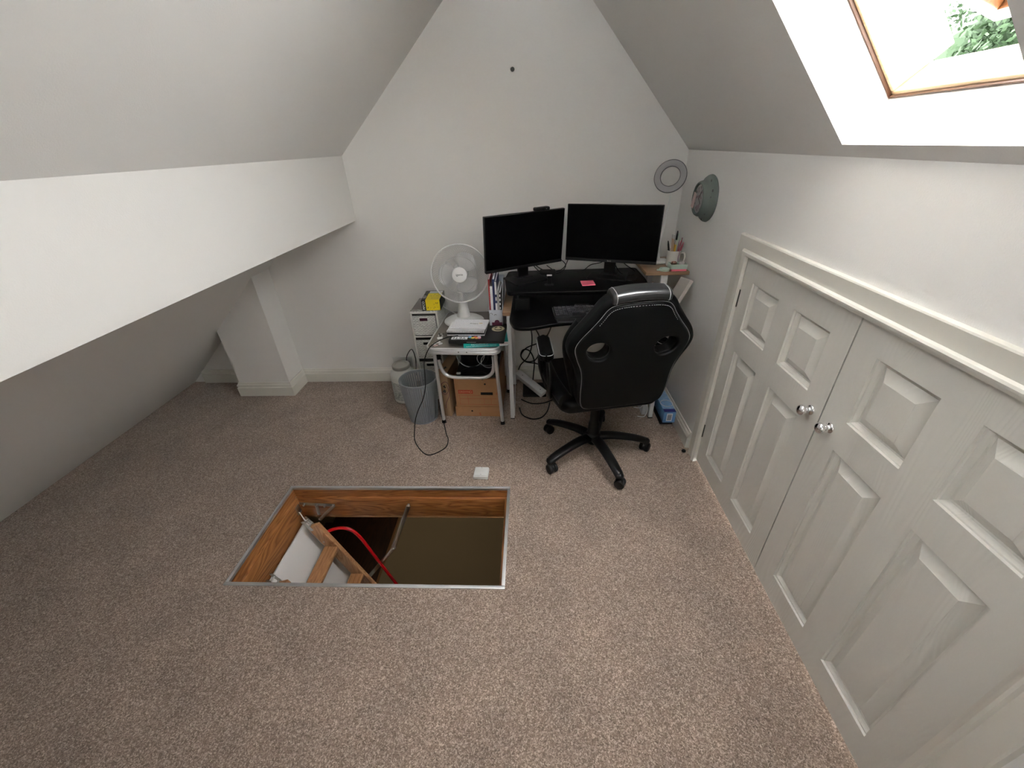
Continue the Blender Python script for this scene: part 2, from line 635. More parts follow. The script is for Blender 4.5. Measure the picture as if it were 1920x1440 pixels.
def struct(name, bm, m, parent=None, label=None, **k):
    o = obj(name, bm, m, parent, **k)
    if parent is None:
        o['kind'] = 'structure'
    if label:
        o['label'] = label
    return o


def sempty(name, loc, label=None):
    o = bpy.data.objects.new(name, None)
    COL.objects.link(o)
    o.matrix_basis = Matrix.Translation(loc)
    o['kind'] = 'structure'
    if label:
        o['label'] = label
    return o


def frameX(o, x, y=None, z=None):
    """ matrix from origin and axes """
    x = Vector(x).normalized()
    if z is None:
        y = Vector(y).normalized()
        z = x.cross(y).normalized()
    else:
        z = Vector(z).normalized()
    y = z.cross(x).normalized()
    return Matrix(((x.x, y.x, z.x, o[0]), (x.y, y.y, z.y, o[1]), (x.z, y.z, z.z, o[2]), (0, 0, 0, 1)))


def quadg(bm, us, vs, fn, skip=lambda i, j: False, flip=False):
    g = {}
    for i, u in enumerate(us):
        for j, v in enumerate(vs):
            g[i, j] = bm.verts.new(fn(u, v))
    for i in range(len(us) - 1):
        for j in range(len(vs) - 1):
            if skip(i, j):
                continue
            q = [g[i, j], g[i + 1, j], g[i + 1, j + 1], g[i, j + 1]]
            bm.faces.new(q[::-1] if flip else q)


# ------------------------------------------------------------------ room shell
HX0, HX1, HY0, HY1 = -1.254, -0.1125, 0.946, 1.495      # hatch rim
bm = NB()
quadg(bm, [AL - 0.05, HX0 + 0.012, HX1 - 0.012, R + 0.05], [YB, HY0 + 0.012, HY1 - 0.012, D + 0.02], lambda u, v: (u, v, 0), lambda i, j: i == 1 and j == 1)
struct('floor', bm, M['carpet'])

bm = NB()
vs = [bm.verts.new(p) for p in ((AL - 0.1, D, 0), (R, D, 0), (R, D, H), (XA, D, ZA + .02), (AL - 0.1, D, 0.05))]
bm.faces.new(vs)
struct('wall_back', bm, M['wall'])
bm = NB()
quadg(bm, [AL - 0.1, -0.42, 0.28, R + 0.6], [0, 1.60, 2.02, ZA + 0.1], lambda u, v: (u, YB, v), lambda i, j: i == 1 and j == 1, flip=True)  # opening left for the added fill window
struct('wall_front', bm, M['wall'])

# right knee wall with the double-door opening
DY0, DY1, DZ = 0.382, 1.697, 1.090
bm = NB()
quadg(bm, [YB, DY0, DY1, D], [0, DZ, H], lambda u, v: (R, u, v), lambda i, j: i == 1 and j == 0, flip=True)
for a, b in (((R, DY0, 0), (R, DY0, DZ)), ((R, DY0, DZ), (R, DY1, DZ)), ((R, DY1, DZ), (R, DY1, 0))):
    q = [bm.verts.new(p) for p in (a, b, (R + 0.1, b[1], b[2]), (R + 0.1, a[1], a[2]))]
    bm.faces.new(q)
q = [bm.verts.new(p) for p in ((R + 0.1, DY0, 0), (R + 0.1, DY1, 0), (R + 0.1, DY1, DZ), (R + 0.1, DY0, DZ))]
bm.faces.new(q)
struct('wall_right', bm, M['wall'])


# roof slopes: one ceiling mesh with openings for the real skylight and the added one
def slope(bm, fn, tmin, tmax, wins, flip):
    ys = sorted({YB, D} | {w[2] for w in wins} | {w[3] for w in wins})
    ts = sorted({tmin, tmax} | {w[0] for w in wins} | {w[1] for w in wins})

    def skip(i, j):
        ty, tt = (ys[i] + ys[i + 1]) / 2, (ts[j] + ts[j + 1]) / 2
        return any(w[0] < tt < w[1] and w[2] < ty < w[3] for w in wins)
    quadg(bm, ys, ts, lambda u, v: fn(v, 0, u), skip, flip)


bm = NB()
slope(bm, rp, 0, (ZA - H) / 0.746, [s[1:] for s in SKYL if s[0] is rp], True)
slope(bm, lp, -ZB1 / 0.6934 - 0.05, (ZA - ZB1) / 0.6934, [s[1:] for s in SKYL if s[0] is lp], False)
struct('ceiling', bm, M['ceil'])

# boxed-in purlin (vertical face + soffit)
bm = NB()
xs = AL + KL * ZB2
quadg(bm, [YB, D], [0, 1], lambda u, v: (XB, u, ZB2 + v * (ZB1 - ZB2)), flip=True)
quadg(bm, [YB, D], [0, 1], lambda u, v: (xs + v * (XB - xs), u, ZB2), flip=True)
struct('wall_left', bm, M['wall'])

# chimney-like pier at the back
PX0, PX1, PY = -2.07, -1.705, 2.40
bm = NB()
box(bm, PX0, PX1, PY, D + 0.01, 0, 0.86)
bmesh.ops.bisect_plane(bm, geom=bm.verts[:] + bm.edges[:] + bm.faces[:], plane_co=(AL - 0.03, 0, 0), plane_no=(-1, 0, KL), clear_outer=True)
struct('wall_pier', bm, M['wall'], smooth=False)


# skirting boards
def skirt(name, pts, h=0.105):
    """ pts: floor path, room on the left-hand side of travel """
    prof = [(0.0, 0), (0.018, 0), (0.018, 0.068), (0.0125, 0.072), (0.0125, 0.076), (0.017, 0.08), (0.015, 0.09), (0.009, 0.096), (0.006, h), (0, h)]
    bm = NB()
    P = [Vector((p[0], p[1], 0)) for p in pts]
    rings = []
    for i, p in enumerate(P):
        d0 = (P[i] - P[i - 1]).normalized() if i > 0 else (P[1] - P[0]).normalized()
        d1 = (P[i + 1] - P[i]).normalized() if i < len(P) - 1 else d0
        n0 = Vector((-d0.y, d0.x, 0))
        n1 = Vector((-d1.y, d1.x, 0))
        n = n0 + n1
        n = n / max(0.2, n.dot(n0))
        rings.append([bm.verts.new(p + n * a + Vector((0, 0, b))) for a, b in prof])
    for a, b in zip(rings, rings[1:]):
        for k in range(len(prof) - 1):
            bm.faces.new((a[k], b[k], b[k + 1], a[k + 1]))
    for r_ in (rings[0], rings[-1]):
        bm.faces.new(r_)
    bmesh.ops.recalc_face_normals(bm, faces=bm.faces[:])
    struct(name, bm, M['gloss'], sharp=0.35)


skirt('baseboard_back', [(R, 1.80), (R, D), (PX1, D)])
skirt('baseboard_pier', [(PX1, D), (PX1, PY), (PX0, PY), (PX0, D)])
skirt('baseboard_alcove', [(PX0 - 0.0, D), (AL + 0.09, D)])
skirt('baseboard_right', [(R, YB), (R, 0.27)])

# door casing (moulded architrave swept round the opening)
prof = [(-0.004, 0.0), (-0.004, 0.014), (0.002, 0.016), (0.006, 0.020), (0.012, 0.022), (0.017, 0.019), (0.021, 0.012), (0.034, 0.012), (0.066, 0.016), (0.070, 0.014), (0.072, 0.0)]
bm = NB()
path = [(DY1 - 0.006, 0, 1, 0), (DY1 - 0.006, DZ - 0.006, 1, 1), (DY0 + 0.006, DZ - 0.006, -1, 1), (DY0 + 0.006, 0, -1, 0)]
rings = []
for (y, z, sy, sz) in path:
    rings.append([bm.verts.new((R - b, y + sy * a, z + sz * a)) for a, b in prof])
for a, b in zip(rings, rings[1:]):
    for k in range(len(prof) - 1):
        bm.faces.new((a[k], b[k], b[k + 1], a[k + 1]))
bmesh.ops.recalc_face_normals(bm, faces=bm.faces[:])
struct('trim_1', bm, M['gloss'], sharp=0.5)
# jamb lining behind the doors
bm = NB()
box(bm, R, R + 0.05, DY1 - 0.006, DY1, 0, DZ)
box(bm, R, R + 0.05, DY0, DY0 + 0.006, 0, DZ)
box(bm, R, R + 0.05, DY0, DY1, DZ - 0.006, DZ)
struct('trim_2', bm, M['gloss'])


# panelled doors
def panel_door(name, y0, y1, z0, z1, ycols, zrows, knob_y, hinge_y, lab):
    root = sempty(name, (R + 0.02, (y0 + y1) / 2, z0), lab)
    bm = NB()
    xf = R + 0.003
    ys = sorted([y0, y1] + [v for c in ycols for v in c])
    zs = sorted([z0, z1] + [v for c in zrows for v in c])
    pan = [(a, b, c, d) for a, b in ycols for c, d in zrows]

    def skip(i, j):
        cy, cz = (ys[i] + ys[i + 1]) / 2, (zs[j] + zs[j + 1]) / 2
        return any(a < cy < b and c < cz < d for a, b, c, d in pan)
    quadg(bm, ys, zs, lambda u, v: (xf, u, v), skip, flip=True)
    for a, b, c, d in pan:
        rings = []
        for ins, dep in ((0, 0), (0.002, 0.006), (0.0055, 0.007), (0.009, 0.014), (0.012, 0.018), (0.017, 0.019), (0.043, 0.0035), (0.0445, 0.002)):
            rings.append([bm.verts.new((xf + dep, yy, zz)) for yy, zz in ((a + ins, c + ins), (b - ins, c + ins), (b - ins, d - ins), (a + ins, d - ins))])
        for r0, r1 in zip(rings, rings[1:]):
            for k in range(4):
                bm.faces.new((r0[k], r1[k], r1[(k + 1) % 4], r0[(k + 1) % 4]))
        bm.faces.new(rings[-1][::-1])
    # edges and back
    c4 = [(y0, z0), (y1, z0), (y1, z1), (y0, z1)]
    for k in range(4):
        p, q_ = c4[k], c4[(k + 1) % 4]
        bm.faces.new([bm.verts.new(v) for v in ((xf, *p), (xf, *q_), (xf + 0.035, *q_), (xf + 0.035, *p))])
    bm.faces.new([bm.verts.new((xf + 0.035, *p)) for p in c4])
    bmesh.ops.remove_doubles(bm, verts=bm.verts[:], dist=1e-6)
    bmesh.ops.recalc_face_normals(bm, faces=bm.faces[:])
    obj('door_panel', bm, M['door'], root, w=True, sharp=0.12)
    kb = NB()
    X = frameX((xf, knob_y, 0.748), (0, 1, 0), z=(-1, 0, 0))
    lathe(kb, [(0.0165, 0), (0.0165, 0.003), (0.014, 0.005), (0.0095, 0.007), (0.008, 0.013), (0.010, 0.017), (0.0155, 0.022), (0.0178, 0.028), (0.0165, 0.034), (0.011, 0.039), (0, 0.041)], 32, X)
    k_ = obj('door_knob', kb, M['chrome'], root, w=True, sharp=1.2)
    k_['label'] = 'polished chrome knob'
    for hz in (0.205, 0.905):
        hb = NB()
        s = 1 if hinge_y > knob_y else -1
        cyl(hb, (xf - 0.006, hinge_y, hz - 0.038), (xf - 0.006, hinge_y, hz + 0.038), 0.0048, seg=12)
        cyl(hb, (xf - 0.006, hinge_y, hz + 0.038), (xf - 0.006, hinge_y, hz + 0.042), 0.0035, seg=12)
        box(hb, xf - 0.004, xf, hinge_y - 0.010, hinge_y + 0.006, hz - 0.037, hz + 0.037)
        h_ = obj('hinge', hb, M['dark_steel'], root, w=True)
        h_['label'] = 'dark metal butt hinge'
    return root


panel_door('door_1', 1.042, 1.689, 0.014, 1.082, [(1.415, 1.608), (1.129, 1.316)], [(0.11, 0.694), (0.791, 0.992)], 1.084, 1.693,
           'far leaf of the low white panelled cupboard doors, beside the desk')
panel_door('door_2', 0.390, 1.037, 0.012, 1.082, [(0.761, 0.948), (0.478, 0.666)], [(0.11, 0.700), (0.797, 0.999)], 0.990, 0.386,
           'near leaf of the low white panelled cupboard doors')


# ------------------------------------------------------------------ skylights
def skylight(name, fn, t0, t1, y0, y1, flipdir, openang, lab):
    along = (1, 0, 0) if fn is gp else (0, 1, 0)
    root = sempty(name, fn((t0 + t1) / 2, 0.2, (y0 + y1) / 2), lab)
    tt0, tt1 = t0 + 0.022, t1 - 0.005
    bm = NB()      # plastered reveal
    a = [fn(t0, 0, y0), fn(t0, 0, y1), fn(t1, 0, y1), fn(t1, 0, y0)]
    b = [fn(tt0, 0.135, y0), fn(tt0, 0.135, y1), fn(tt1, 0.135, y1), fn(tt1, 0.135, y0)]
    for k in range(4):
        bm.faces.new([bm.verts.new(p) for p in (a[k], a[(k + 1) % 4], b[(k + 1) % 4], b[k])])
    bmesh.ops.recalc_face_normals(bm, faces=bm.faces[:])
    obj('reveal', bm, M['ceil'], root, w=True)
    # frame (wood), 0.135 .. 0.27 outward
    bm = NB()
    fw = 0.012

    def slab(bm_, ta, tb, ya, yb, oa, ob, bev=0.003):
        X = frameX(fn(0, 0, 0) - Vector(along) * fn(0, 0, 0).dot(Vector(along)), along, z=(fn(0, 1, 0) - fn(0, 0, 0)))
        ydir = X.col[1].to_3d()
        s = 1 if ydir.dot(fn(1, 0, 0) - fn(0, 0, 0)) > 0 else -1
        box(bm_, ya, yb, s * ta, s * tb, oa, ob, bev, X=X)
    slab(bm, tt0 - 0.04, tt0 + fw, y0 - 0.04, y1 + 0.04, 0.132, 0.222)
    slab(bm, tt1 - fw, tt1 + 0.04, y0 - 0.04, y1 + 0.04, 0.132, 0.27)
    slab(bm, tt0 + fw, tt1 - fw, y0 - 0.04, y0 + fw, 0.132, 0.27)
    slab(bm, tt0 + fw, tt1 - fw, y1 - fw, y1 + 0.04, 0.132, 0.27)
    obj('window_frame', bm, M['pineW'], root, w=True)
    bm = NB()      # seal between plaster and frame
    e = 0.004
    for ta, tb, ya_, yb_ in ((tt0, tt0 + e, y0, y1), (tt1 - e, tt1, y0, y1), (tt0, tt1, y0, y0 + e), (tt0, tt1, y1 - e, y1)):
        slab(bm, ta, tb, ya_, yb_, 0.124, 0.133, 0.001)
    obj('seal', bm, M['seal'], root, w=True)
    # sash pivoting about its mid line
    X = frameX(fn(0, 0, 0) - Vector(along) * fn(0, 0, 0).dot(Vector(along)), along, z=(fn(0, 1, 0) - fn(0, 0, 0)))
    s = 1 if X.col[1].to_3d().dot(fn(1, 0, 0) - fn(0, 0, 0)) > 0 else -1
    tm = (tt0 + tt1) / 2
    piv = Matrix.Translation((0, s * (tm - (0.07 if openang else 0)), 0.215))
    XX = X @ piv @ Matrix.Rotation(-s * math.radians(openang), 4, 'X')
    hl = (tt1 - tt0) / 2 - fw - (0.0275 if openang else 0.004)
    ya, yb = y0 + fw + 0.004, y1 - fw - 0.004
    bm = NB()
    sw = 0.04
    box(bm, ya, yb, -hl, -hl + sw, -0.025, 0.025, 0.003, X=XX)
    box(bm, ya, yb, hl - sw, hl, -0.025, 0.025, 0.003, X=XX)
    box(bm, ya, ya + sw, -hl + sw, hl - sw, -0.025, 0.025, 0.003, X=XX)
    box(bm, yb - sw, yb, -hl + sw, hl - sw, -0.025, 0.025, 0.003, X=XX)
    sash = obj('window_sash', bm, M['sashwood'], root, w=True)
    bm = NB()
    box(bm, ya + sw, yb - sw, -hl + sw, hl - sw, -0.002, 0.002, X=XX)
    obj('glass_pane', bm, M['glass'], root, w=True)


skylight('window_1', *SKYL[0], 1, 27, 'open pivoting skylight with pine frame in the right slope')
skylight('fill_skylight', *SKYL[1], 1, 0, 'closed unseen skylight added for fill light in the left slope')  # unseen, added to light the right wall and doors
skylight('fill_window', *SKYL[2], 1, 0, 'small unseen window added for fill light in the gable wall')  # unseen, added as frontal fill for the back wall

# ------------------------------------------------------------------ loft hatch
bm = NB()      # aluminium edging strip
for (x0, x1, y0, y1) in ((HX0, HX1, HY1 - 0.014, HY1), (HX0, HX1, HY0, HY0 + 0.014), (HX0, HX0 + 0.014, HY0 + 0.014, HY1 - 0.014), (HX1 - 0.014, HX1, HY0 + 0.014, HY1 - 0.014)):
    box(bm, x0, x1, y0, y1, -0.01, 0.005, 0.0015)
struct('trim_3', bm, M['alu'], label='aluminium edging strip around the floor hatch')
bm = NB()      # pine lining
ix0, ix1, iy0, iy1 = HX0 + 0.013, HX1 - 0.013, HY0 + 0.013, HY1 - 0.013
zt, zm, zb = -0.001, -0.058, -0.185
bm2 = NB()
for b_, (x0, x1, y0, y1), ax in ((bm, (ix0, ix1, iy1, iy1 + 0.03), 'x'), (bm, (ix0, ix1, iy0 - 0.03, iy0), 'x'), (bm2, (ix0 - 0.03, ix0, iy0, iy1), 'y'), (bm2, (ix1, ix1 + 0.03, iy0, iy1), 'y')):
    box(b_, x0, x1, y0, y1, zm, zt)
    e = 0.014
    if ax == 'x':
        if y0 >= iy1:
            box(b_, x0, x1, y0 - e, y1, zb, zm, 0.001)
        else:
            box(b_, x0, x1, y0, y1 + e, zb, zm, 0.001)
    else:
        if x0 < ix0:
            box(b_, x0, x1 + e, y0 + 0.011, y1 - 0.011, zb - 0.03, zm, 0.001)
        else:
            box(b_, x0 - e, x1, y0 + 0.011, y1 - 0.011, zb, zm, 0.001)
struct('trim_4', bm, M['pine'], label='pine lining boards along the long sides of the hatch')
struct('trim_5', bm2, M['pineY'], label='pine lining boards across the short ends of the hatch')
bm = NB()      # rubber/wood seal strip below lining
box(bm, ix0, ix1, iy1 - 0.014, iy1 + 0.02, zb - 0.012, zb)
box(bm, ix0 - 0.0, ix0 + 0.022, iy0 + 0.011, iy1 - 0.011, zb - 0.065, zb - 0.03, 0.004)
struct('trim_6', bm, M['nosing'], label='brown seal strip at the bottom of the hatch lining')

# landing below
LZ = -2.5
bm = NB()
LX0, LX1, LY0, LY1 = -4.2, 1.6, -0.4, 4.4
quadg(bm, [LX0, ix0 - 0.02, ix1 + 0.02, LX1], [LY0, iy0 - 0.02, iy1 + 0.02, LY1], lambda u, v: (u, v, -0.19), lambda i, j: i == 1 and j == 1, flip=True)
struct('ceiling_landing', bm, M['ceil'])
bm = NB()
quadg(bm, [-1.66, LX1], [LY0, LY1], lambda u, v: (u, v, LZ))
struct('floor_landing', bm, M['landing'])
bm = NB()
for a, b in (((LX0, LY0), (LX0, LY1)), ((LX0, LY1), (LX1, LY1)), ((LX1, LY1), (LX1, LY0)), ((LX1, LY0), (LX0, LY0))):
    bm.faces.new([bm.verts.new(p) for p in ((*a, LZ - 2.8), (*b, LZ - 2.8), (*b, -0.19), (*a, -0.19))])
struct('wall_landing', bm, M['landing'])
bm = NB()
quadg(bm, [LX0, LX1], [LY0, LY1], lambda u, v: (u, v, LZ - 2.8))
struct('floor_ground', bm, M['landing'])
ld = bpy.data.lights.new('landing_fill', 'POINT')  # unseen light added to brighten the otherwise black landing
ld.energy = 4.5
ld.color = (1.0, 0.86, 0.66)
ld.shadow_soft_size = 0.12
lo_ = bpy.data.objects.new('landing_fill', ld)
COL.objects.link(lo_)
lo_.location = (-1.3, 3.3, -0.5)
stair = thing('staircase', 'dark mahogany staircase descending below the landing, seen through the hatch', 'staircase', (-1.66, 2.8, LZ - 1.8))
for k in range(9):
    x1 = -1.66 - 0.24 * k
    z1 = LZ - 0.19 * k
    bm = NB()
    box(bm, x1 - 0.24, x1, LY0 + 0.3, LY1 - 0.05, z1 - 0.20, z1 - 0.02)
    tr = obj('step', bm, M['stairwood'], stair, w=True)
    bm = NB()
    box(bm, x1 - 0.03, x1 + 0.005, LY0 + 0.3, LY1 - 0.05, z1 - 0.025, z1 + 0.0, 0.004)
    obj('nosing', bm, M['nosing'], tr, w=True)

# ------------------------------------------------------------------ loft ladder with hatch door
lad = thing('loft_ladder', 'pine folding loft ladder with red handrail hanging through the floor hatch', 'ladder', (-1.2, 1.22, -2.4))
ang_d = Vector((0.205, 0, -0.545)).normalized()      # down the ladder
ang_n = Vector((-ang_d.z, 0, ang_d.x)).normalized()    # towards the climbing side (+x)
if ang_n.x < 0:
    ang_n = -ang_n


def LP(s, n, y):      # ladder frame: s down from the top of stile, n off its back edge
    return Vector((-1.165, y, -0.175)) + ang_d * s + ang_n * n


for y in (1.385, 1.065):
    bm = NB()
    X = frameX(LP(0, 0, y), ang_d, z=(0, 1, 0))
    sgn = 1 if X.col[1].to_3d().dot(ang_n) > 0 else -1
    box(bm, 0, 2.35, 0, sgn * 0.066, -0.012, 0.012, 0.003, X=X)
    obj('stile', bm, M['pineL'], lad, w=True)
    bm = NB()
    cyl(bm, LP(0.115, 0.024, y - 0.0125), LP(0.115, 0.024, y - 0.0165), 0.0045, seg=12)
    obj('bolt_head', bm, M['chrome'], lad, w=True)
    # top hinge bracket
    bm = NB()
    for dy in (-0.017, 0.014):
        tube(bm, [LP(-0.055, 0.012, y + dy), LP(0.02, 0.022, y + dy)], 0.011, 8, flat=(0.9, 0.14), up=(0, 1, 0))
    cyl(bm, LP(-0.035, 0.016, y - 0.02), LP(-0.035, 0.016, y + 0.02), 0.004, seg=10)
    cyl(bm, LP(-0.005, 0.018, y - 0.02), LP(-0.005, 0.018, y + 0.02), 0.004, seg=10)
    obj('hinge_bracket', bm, M['steel'], lad, w=True)
for k in range(9):
    z = -0.335 - 0.232 * k
    s = (-0.175 - z) / (-ang_d.z) - 0.0
    c = LP(s, 0.033, 1.21)
    bm = NB()
    box(bm, c.x - 0.037, c.x + 0.037, 1.065 + 0.012, 1.385 - 0.012, c.z - 0.010, c.z + 0.010, 0.003)
    for q_ in range(5):      # anti-slip grooves
        xx = c.x - 0.028 + q_ * 0.014
        box(bm, xx - 0.002, xx + 0.002, 1.08, 1.37, c.z + 0.010, c.z + 0.0115)
    obj('tread', bm, M['pineT'], lad, w=True)
# hatch door hanging behind the ladder
bm = NB()
X = frameX((-1.207, 1.21, -0.190), (0, 1, 0), z=ang_n)
yd = X.col[1].to_3d()
s = 1 if yd.dot(ang_d) > 0 else -1
box(bm, -0.245, 0.240, 0, s * 1.14, -0.012, 0, 0.003, X=X)
hd = obj('hatch_door', bm, M['board'], lad, w=True)
hd['label'] = 'white laminated hatch door'
# stand-off springs/brackets between ladder and door
for y in (1.402, 1.048):
    bm = NB()
    for k, s0 in enumerate((0.06, 0.085, 0.11)):
        a_ = LP(s0, 0.004, y)
        tube(bm, [a_ - ang_n * 0.0, a_ - ang_n * 0.03 + ang_d * 0.01], 0.004, 6)
    tube(bm, [LP(0.035, -0.028, y), LP(0.155, -0.028, y)], 0.009, 8, flat=(1, 0.2), up=(0, 1, 0))
    obj('door_bracket', bm, M['steel'], lad, w=True)
# steel linkage against the long lining
bm = NB()
yl = iy1 - 0.011 - 0.004
tube(bm, [(-1.236, yl, -0.095), (-1.04, yl, -0.108)], 0.010, 8, flat=(0.2, 1.0), up=(0, 0, 1))
tube(bm, [(-1.135, yl - 0.006, -0.10), (-1.135, yl - 0.012, -0.165)], 0.009, 8, flat=(1, 0.2), up=(0, 1, 0))
tube(bm, [(-1.045, yl - 0.006, -0.106), (-1.13, yl - 0.03, -0.185)], 0.009, 8, flat=(1.0, 0.2), up=(0, 1, 0))
for p in ((-1.20, -0.097), (-1.09, -0.104), (-1.05, -0.107), (-1.135, -0.10)):
    cyl(bm, (p[0], yl - 0.014, p[1]), (p[0], yl + 0.002, p[1]), 0.005, seg=10)
tube(bm, [(-1.235, 1.44, -0.12), (-1.215, 1.43, -0.13), (-1.19, 1.41, -0.155), (-1.165, 1.40, -0.175)], 0.003, 6)
box(bm, -1.238, -1.222, 1.425, 1.455, -0.14, -0.085, 0.002)
obj('linkage_arm', bm, M['steel'], lad, w=True)
# folding stay from lining to hatch door
bm = NB()
ys_ = yl - 0.012
tube(bm, [(-0.642, ys_, -0.095), (-0.785, ys_, -0.437)], 0.011, 8, flat=(1, 0.2), up=(0, 1, 0))
tube(bm, [(-0.775, ys_ - 0.005, -0.42), (-0.985, ys_ - 0.005, -0.70)], 0.011, 8, flat=(1, 0.2), up=(0, 1, 0))
cyl(bm, (-0.645, ys_ - 0.006, -0.10), (-0.645, yl + 0.002, -0.10), 0.007, seg=12)
cyl(bm, (-0.783, ys_ - 0.012, -0.432), (-0.783, ys_ + 0.004, -0.432), 0.007, seg=12)
obj('folding_stay', bm, M['steel'], lad, w=True)
bm = NB()
hr = [(-1.10, 1.425, -0.262), (-1.075, 1.435, -0.256), (-1.03, 1.44, -0.250), (-0.985, 1.44, -0.262), (-0.955, 1.44, -0.30), (-0.93, 1.44, -0.365), (-0.90, 1.44, -0.472), (-0.81, 1.44, -0.77), (-0.60, 1.44, -1.45)]
tube(bm, smooth_pts(hr, 6), 0.009, 12)
obj('handrail', bm, M['red'], lad, w=True)['label'] = 'red tubular handrail'

# small plaster/wall box lying on the carpet
t_ = thing('socket_box', 'small square white plastic plate with two screws lying flat on the carpet by the hatch', 'switch plate', (-0.268, 1.583, 0), math.radians(-2))
bm = NB()
box(bm, -0.038, 0.038, -0.036, 0.036, 0, 0.020, 0.003)
obj('body', bm, M['white'], t_)
bm = NB()
box(bm, -0.034, 0.034, -0.030, 0.034, 0.020, 0.024, 0.002)
obj('cover_plate', bm, M['white'], t_)
for dy in (-0.022, 0.026):
    bm = NB()
    cyl(bm, (0, dy, 0.024), (0, dy, 0.0246), 0.0028, seg=12)
    obj('screw', bm, M['steel'], t_)
bm = NB()
box(bm, -0.012, 0.012, -0.004, 0.0125, 0.0235, 0.0248, 0.001)
obj('logo_plate', bm, M['white'], t_)

# wall hole / plug high on the back wall
bm = NB()
lathe(bm, [(0, 0.001), (0.0085, 0.001), (0.0105, 0.004), (0.009, 0.007), (0.004, 0.008), (0, 0.006)], 16, frameX((-0.081, D, 1.821), (1, 0, 0), z=(0, -1, 0)))
tag(obj('wall_fixing', bm, M['chip']), 'small dark screw fixing high on the bare back wall', 'screw')

# ------------------------------------------------------------------ outside: tree and neighbouring house
def tree(loc, w, hgt, label, n, leaf):
    root = thing('tree', label, 'tree', loc, 0, 'trees outside the open skylight')
    bm = NB()
    tube(bm, [(0, 0, 0), (0.1, 0, hgt * 0.4), (0, 0.1, hgt * 0.8)], [0.28, 0.2, 0.08], 10)
    for k in range(6):
        a = k * 1.05
        tube(bm, [(0.05, 0, hgt * 0.45), (math.cos(a) * w * 0.5, math.sin(a) * w * 0.5, hgt * 0.72)], [0.09, 0.03], 6)
    obj('trunk', bm, M['bark'], root)
    bm = NB()
    rnd = random.Random(int(w * 100))
    lumps = [(rnd.uniform(-w, w) * 0.6, rnd.uniform(-w, w) * 0.6, hgt * rnd.uniform(0.62, 0.92), w * rnd.uniform(0.3, 0.5)) for _ in range(16)]
    for k in range(n):
        lx, ly, lz, lr = lumps[k % 16]
        v = Vector((rnd.gauss(0, 1), rnd.gauss(0, 1), rnd.gauss(0, 1))).normalized() * lr * rnd.uniform(0.75, 1.05)
        c = Vector((lx, ly, lz)) + v * Vector((1, 1, 0.8)).length / 1.6
        a = Vector((rnd.gauss(0, 1), rnd.gauss(0, 1), rnd.gauss(0, 1))).normalized() * leaf
        b = a.cross(Vector((rnd.gauss(0, 1), rnd.gauss(0, 1), rnd.gauss(0, 1)))).normalized() * leaf * 0.5
        bm.faces.new([bm.verts.new(p) for p in (c - a, c + b, c + a, c - b)])
    for lx, ly, lz, lr in lumps:
        t = bmesh.new()
        bmesh.ops.create_icosphere(t, subdivisions=2, radius=lr * 0.62)
        _merge(bm, t, Matrix.Translation((lx, ly, lz)))
    obj('foliage', bm, M['leaf'], root, smooth=False)


tree((9.3, 9.2, -5.0), 2.7, 9.0, 'leafy green tree seen low through the open skylight', 26000, 0.065)
hs = thing('house', 'distant dark gabled house, glimpsed through the skylight', 'house', (23.8, 31.5, -5.0))
bm = NB()
box(bm, -3.6, 3.6, -1.9, 3, 0, 6.9)
plate(bm, [(-3.6, 6.9), (3.6, 6.9), (0, 9.7)], z0=-2.9, z1=1.85, X=frameX((0, 0, 0), (1, 0, 0), z=(0, -1, 0)))
obj('wall', bm, M['slate'], hs)
bm = NB()
plate(bm, [(-4.0, 6.7), (0, 9.85), (4.0, 6.7), (4.0, 6.9), (0, 10.05), (-4.0, 6.9)], z0=-3.0, z1=2.2, X=frameX((0, 0, 0), (1, 0, 0), z=(0, -1, 0)))
obj('roof', bm, M['slate'], hs)

# ------------------------------------------------------------------ desk
desk = thing('desk', 'white legged desk with oak top under the black monitor riser', 'desk', (0.35, 2.3, 0))
bm = NB()
box(bm, -0.152, 0.770, 2.050, 2.572, 0.702, 0.720, 0.001)
obj('desktop', bm, M['desk_wood'], desk, w=True)
for x in (-0.121, 0.735):
    bm = NB()
    box(bm, x - 0.012, x + 0.012, 2.085, 2.11, 0.004, 0.702, 0.002)
    obj('leg', bm, M['whitem'], desk, w=True)
    bm = NB()
    box(bm, x - 0.012, x + 0.012, 2.50, 2.525, 0.004, 0.702, 0.002)
    obj('leg', bm, M['whitem'], desk, w=True)
    bm = NB()
    box(bm, x - 0.010, x + 0.010, 2.11, 2.50, 0.66, 0.70, 0.002)
    obj('side_rail', bm, M['whitem'], desk, w=True)
    bm = NB()
    X = frameX((x + 0.0135, 2.10, 0.02), (0, 0.42, 0.30), z=(1, 0, 0))
    box(bm, 0, 0.5, -0.012, 0.012, -0.002, 0.002, X=X)
    obj('brace', bm, M['whitem'], desk, w=True)
    for y in (2.0975, 2.5125):
        bm = NB()
        box(bm, x - 0.013, x + 0.013, y - 0.014, y + 0.014, 0, 0.006, 0.001)
        obj('foot', bm, M['black'], desk, w=True)
bm = NB()
box(bm, -0.11, 0.725, 2.505, 2.52, 0.64, 0.70, 0.002)
obj('rear_rail', bm, M['whitem'], desk, w=True)

# raised side shelf
sh = thing('desk_shelf', 'small oak shelf raised on white brackets at the right end of the desk', 'shelf', (0.745, 2.4, 0.72))
bm = NB()
box(bm, 0.630, 0.864, 2.232, 2.572, 0.850, 0.868, 0.001)
obj('shelf_board', bm, M['desk_wood'], sh, w=True)
for y in (2.262, 2.53):
    bm = NB()
    box(bm, 0.722, 0.757, y - 0.009, y + 0.009, 0.72, 0.850, 0.002)
    obj('bracket', bm, M['whitem'], sh, w=True)

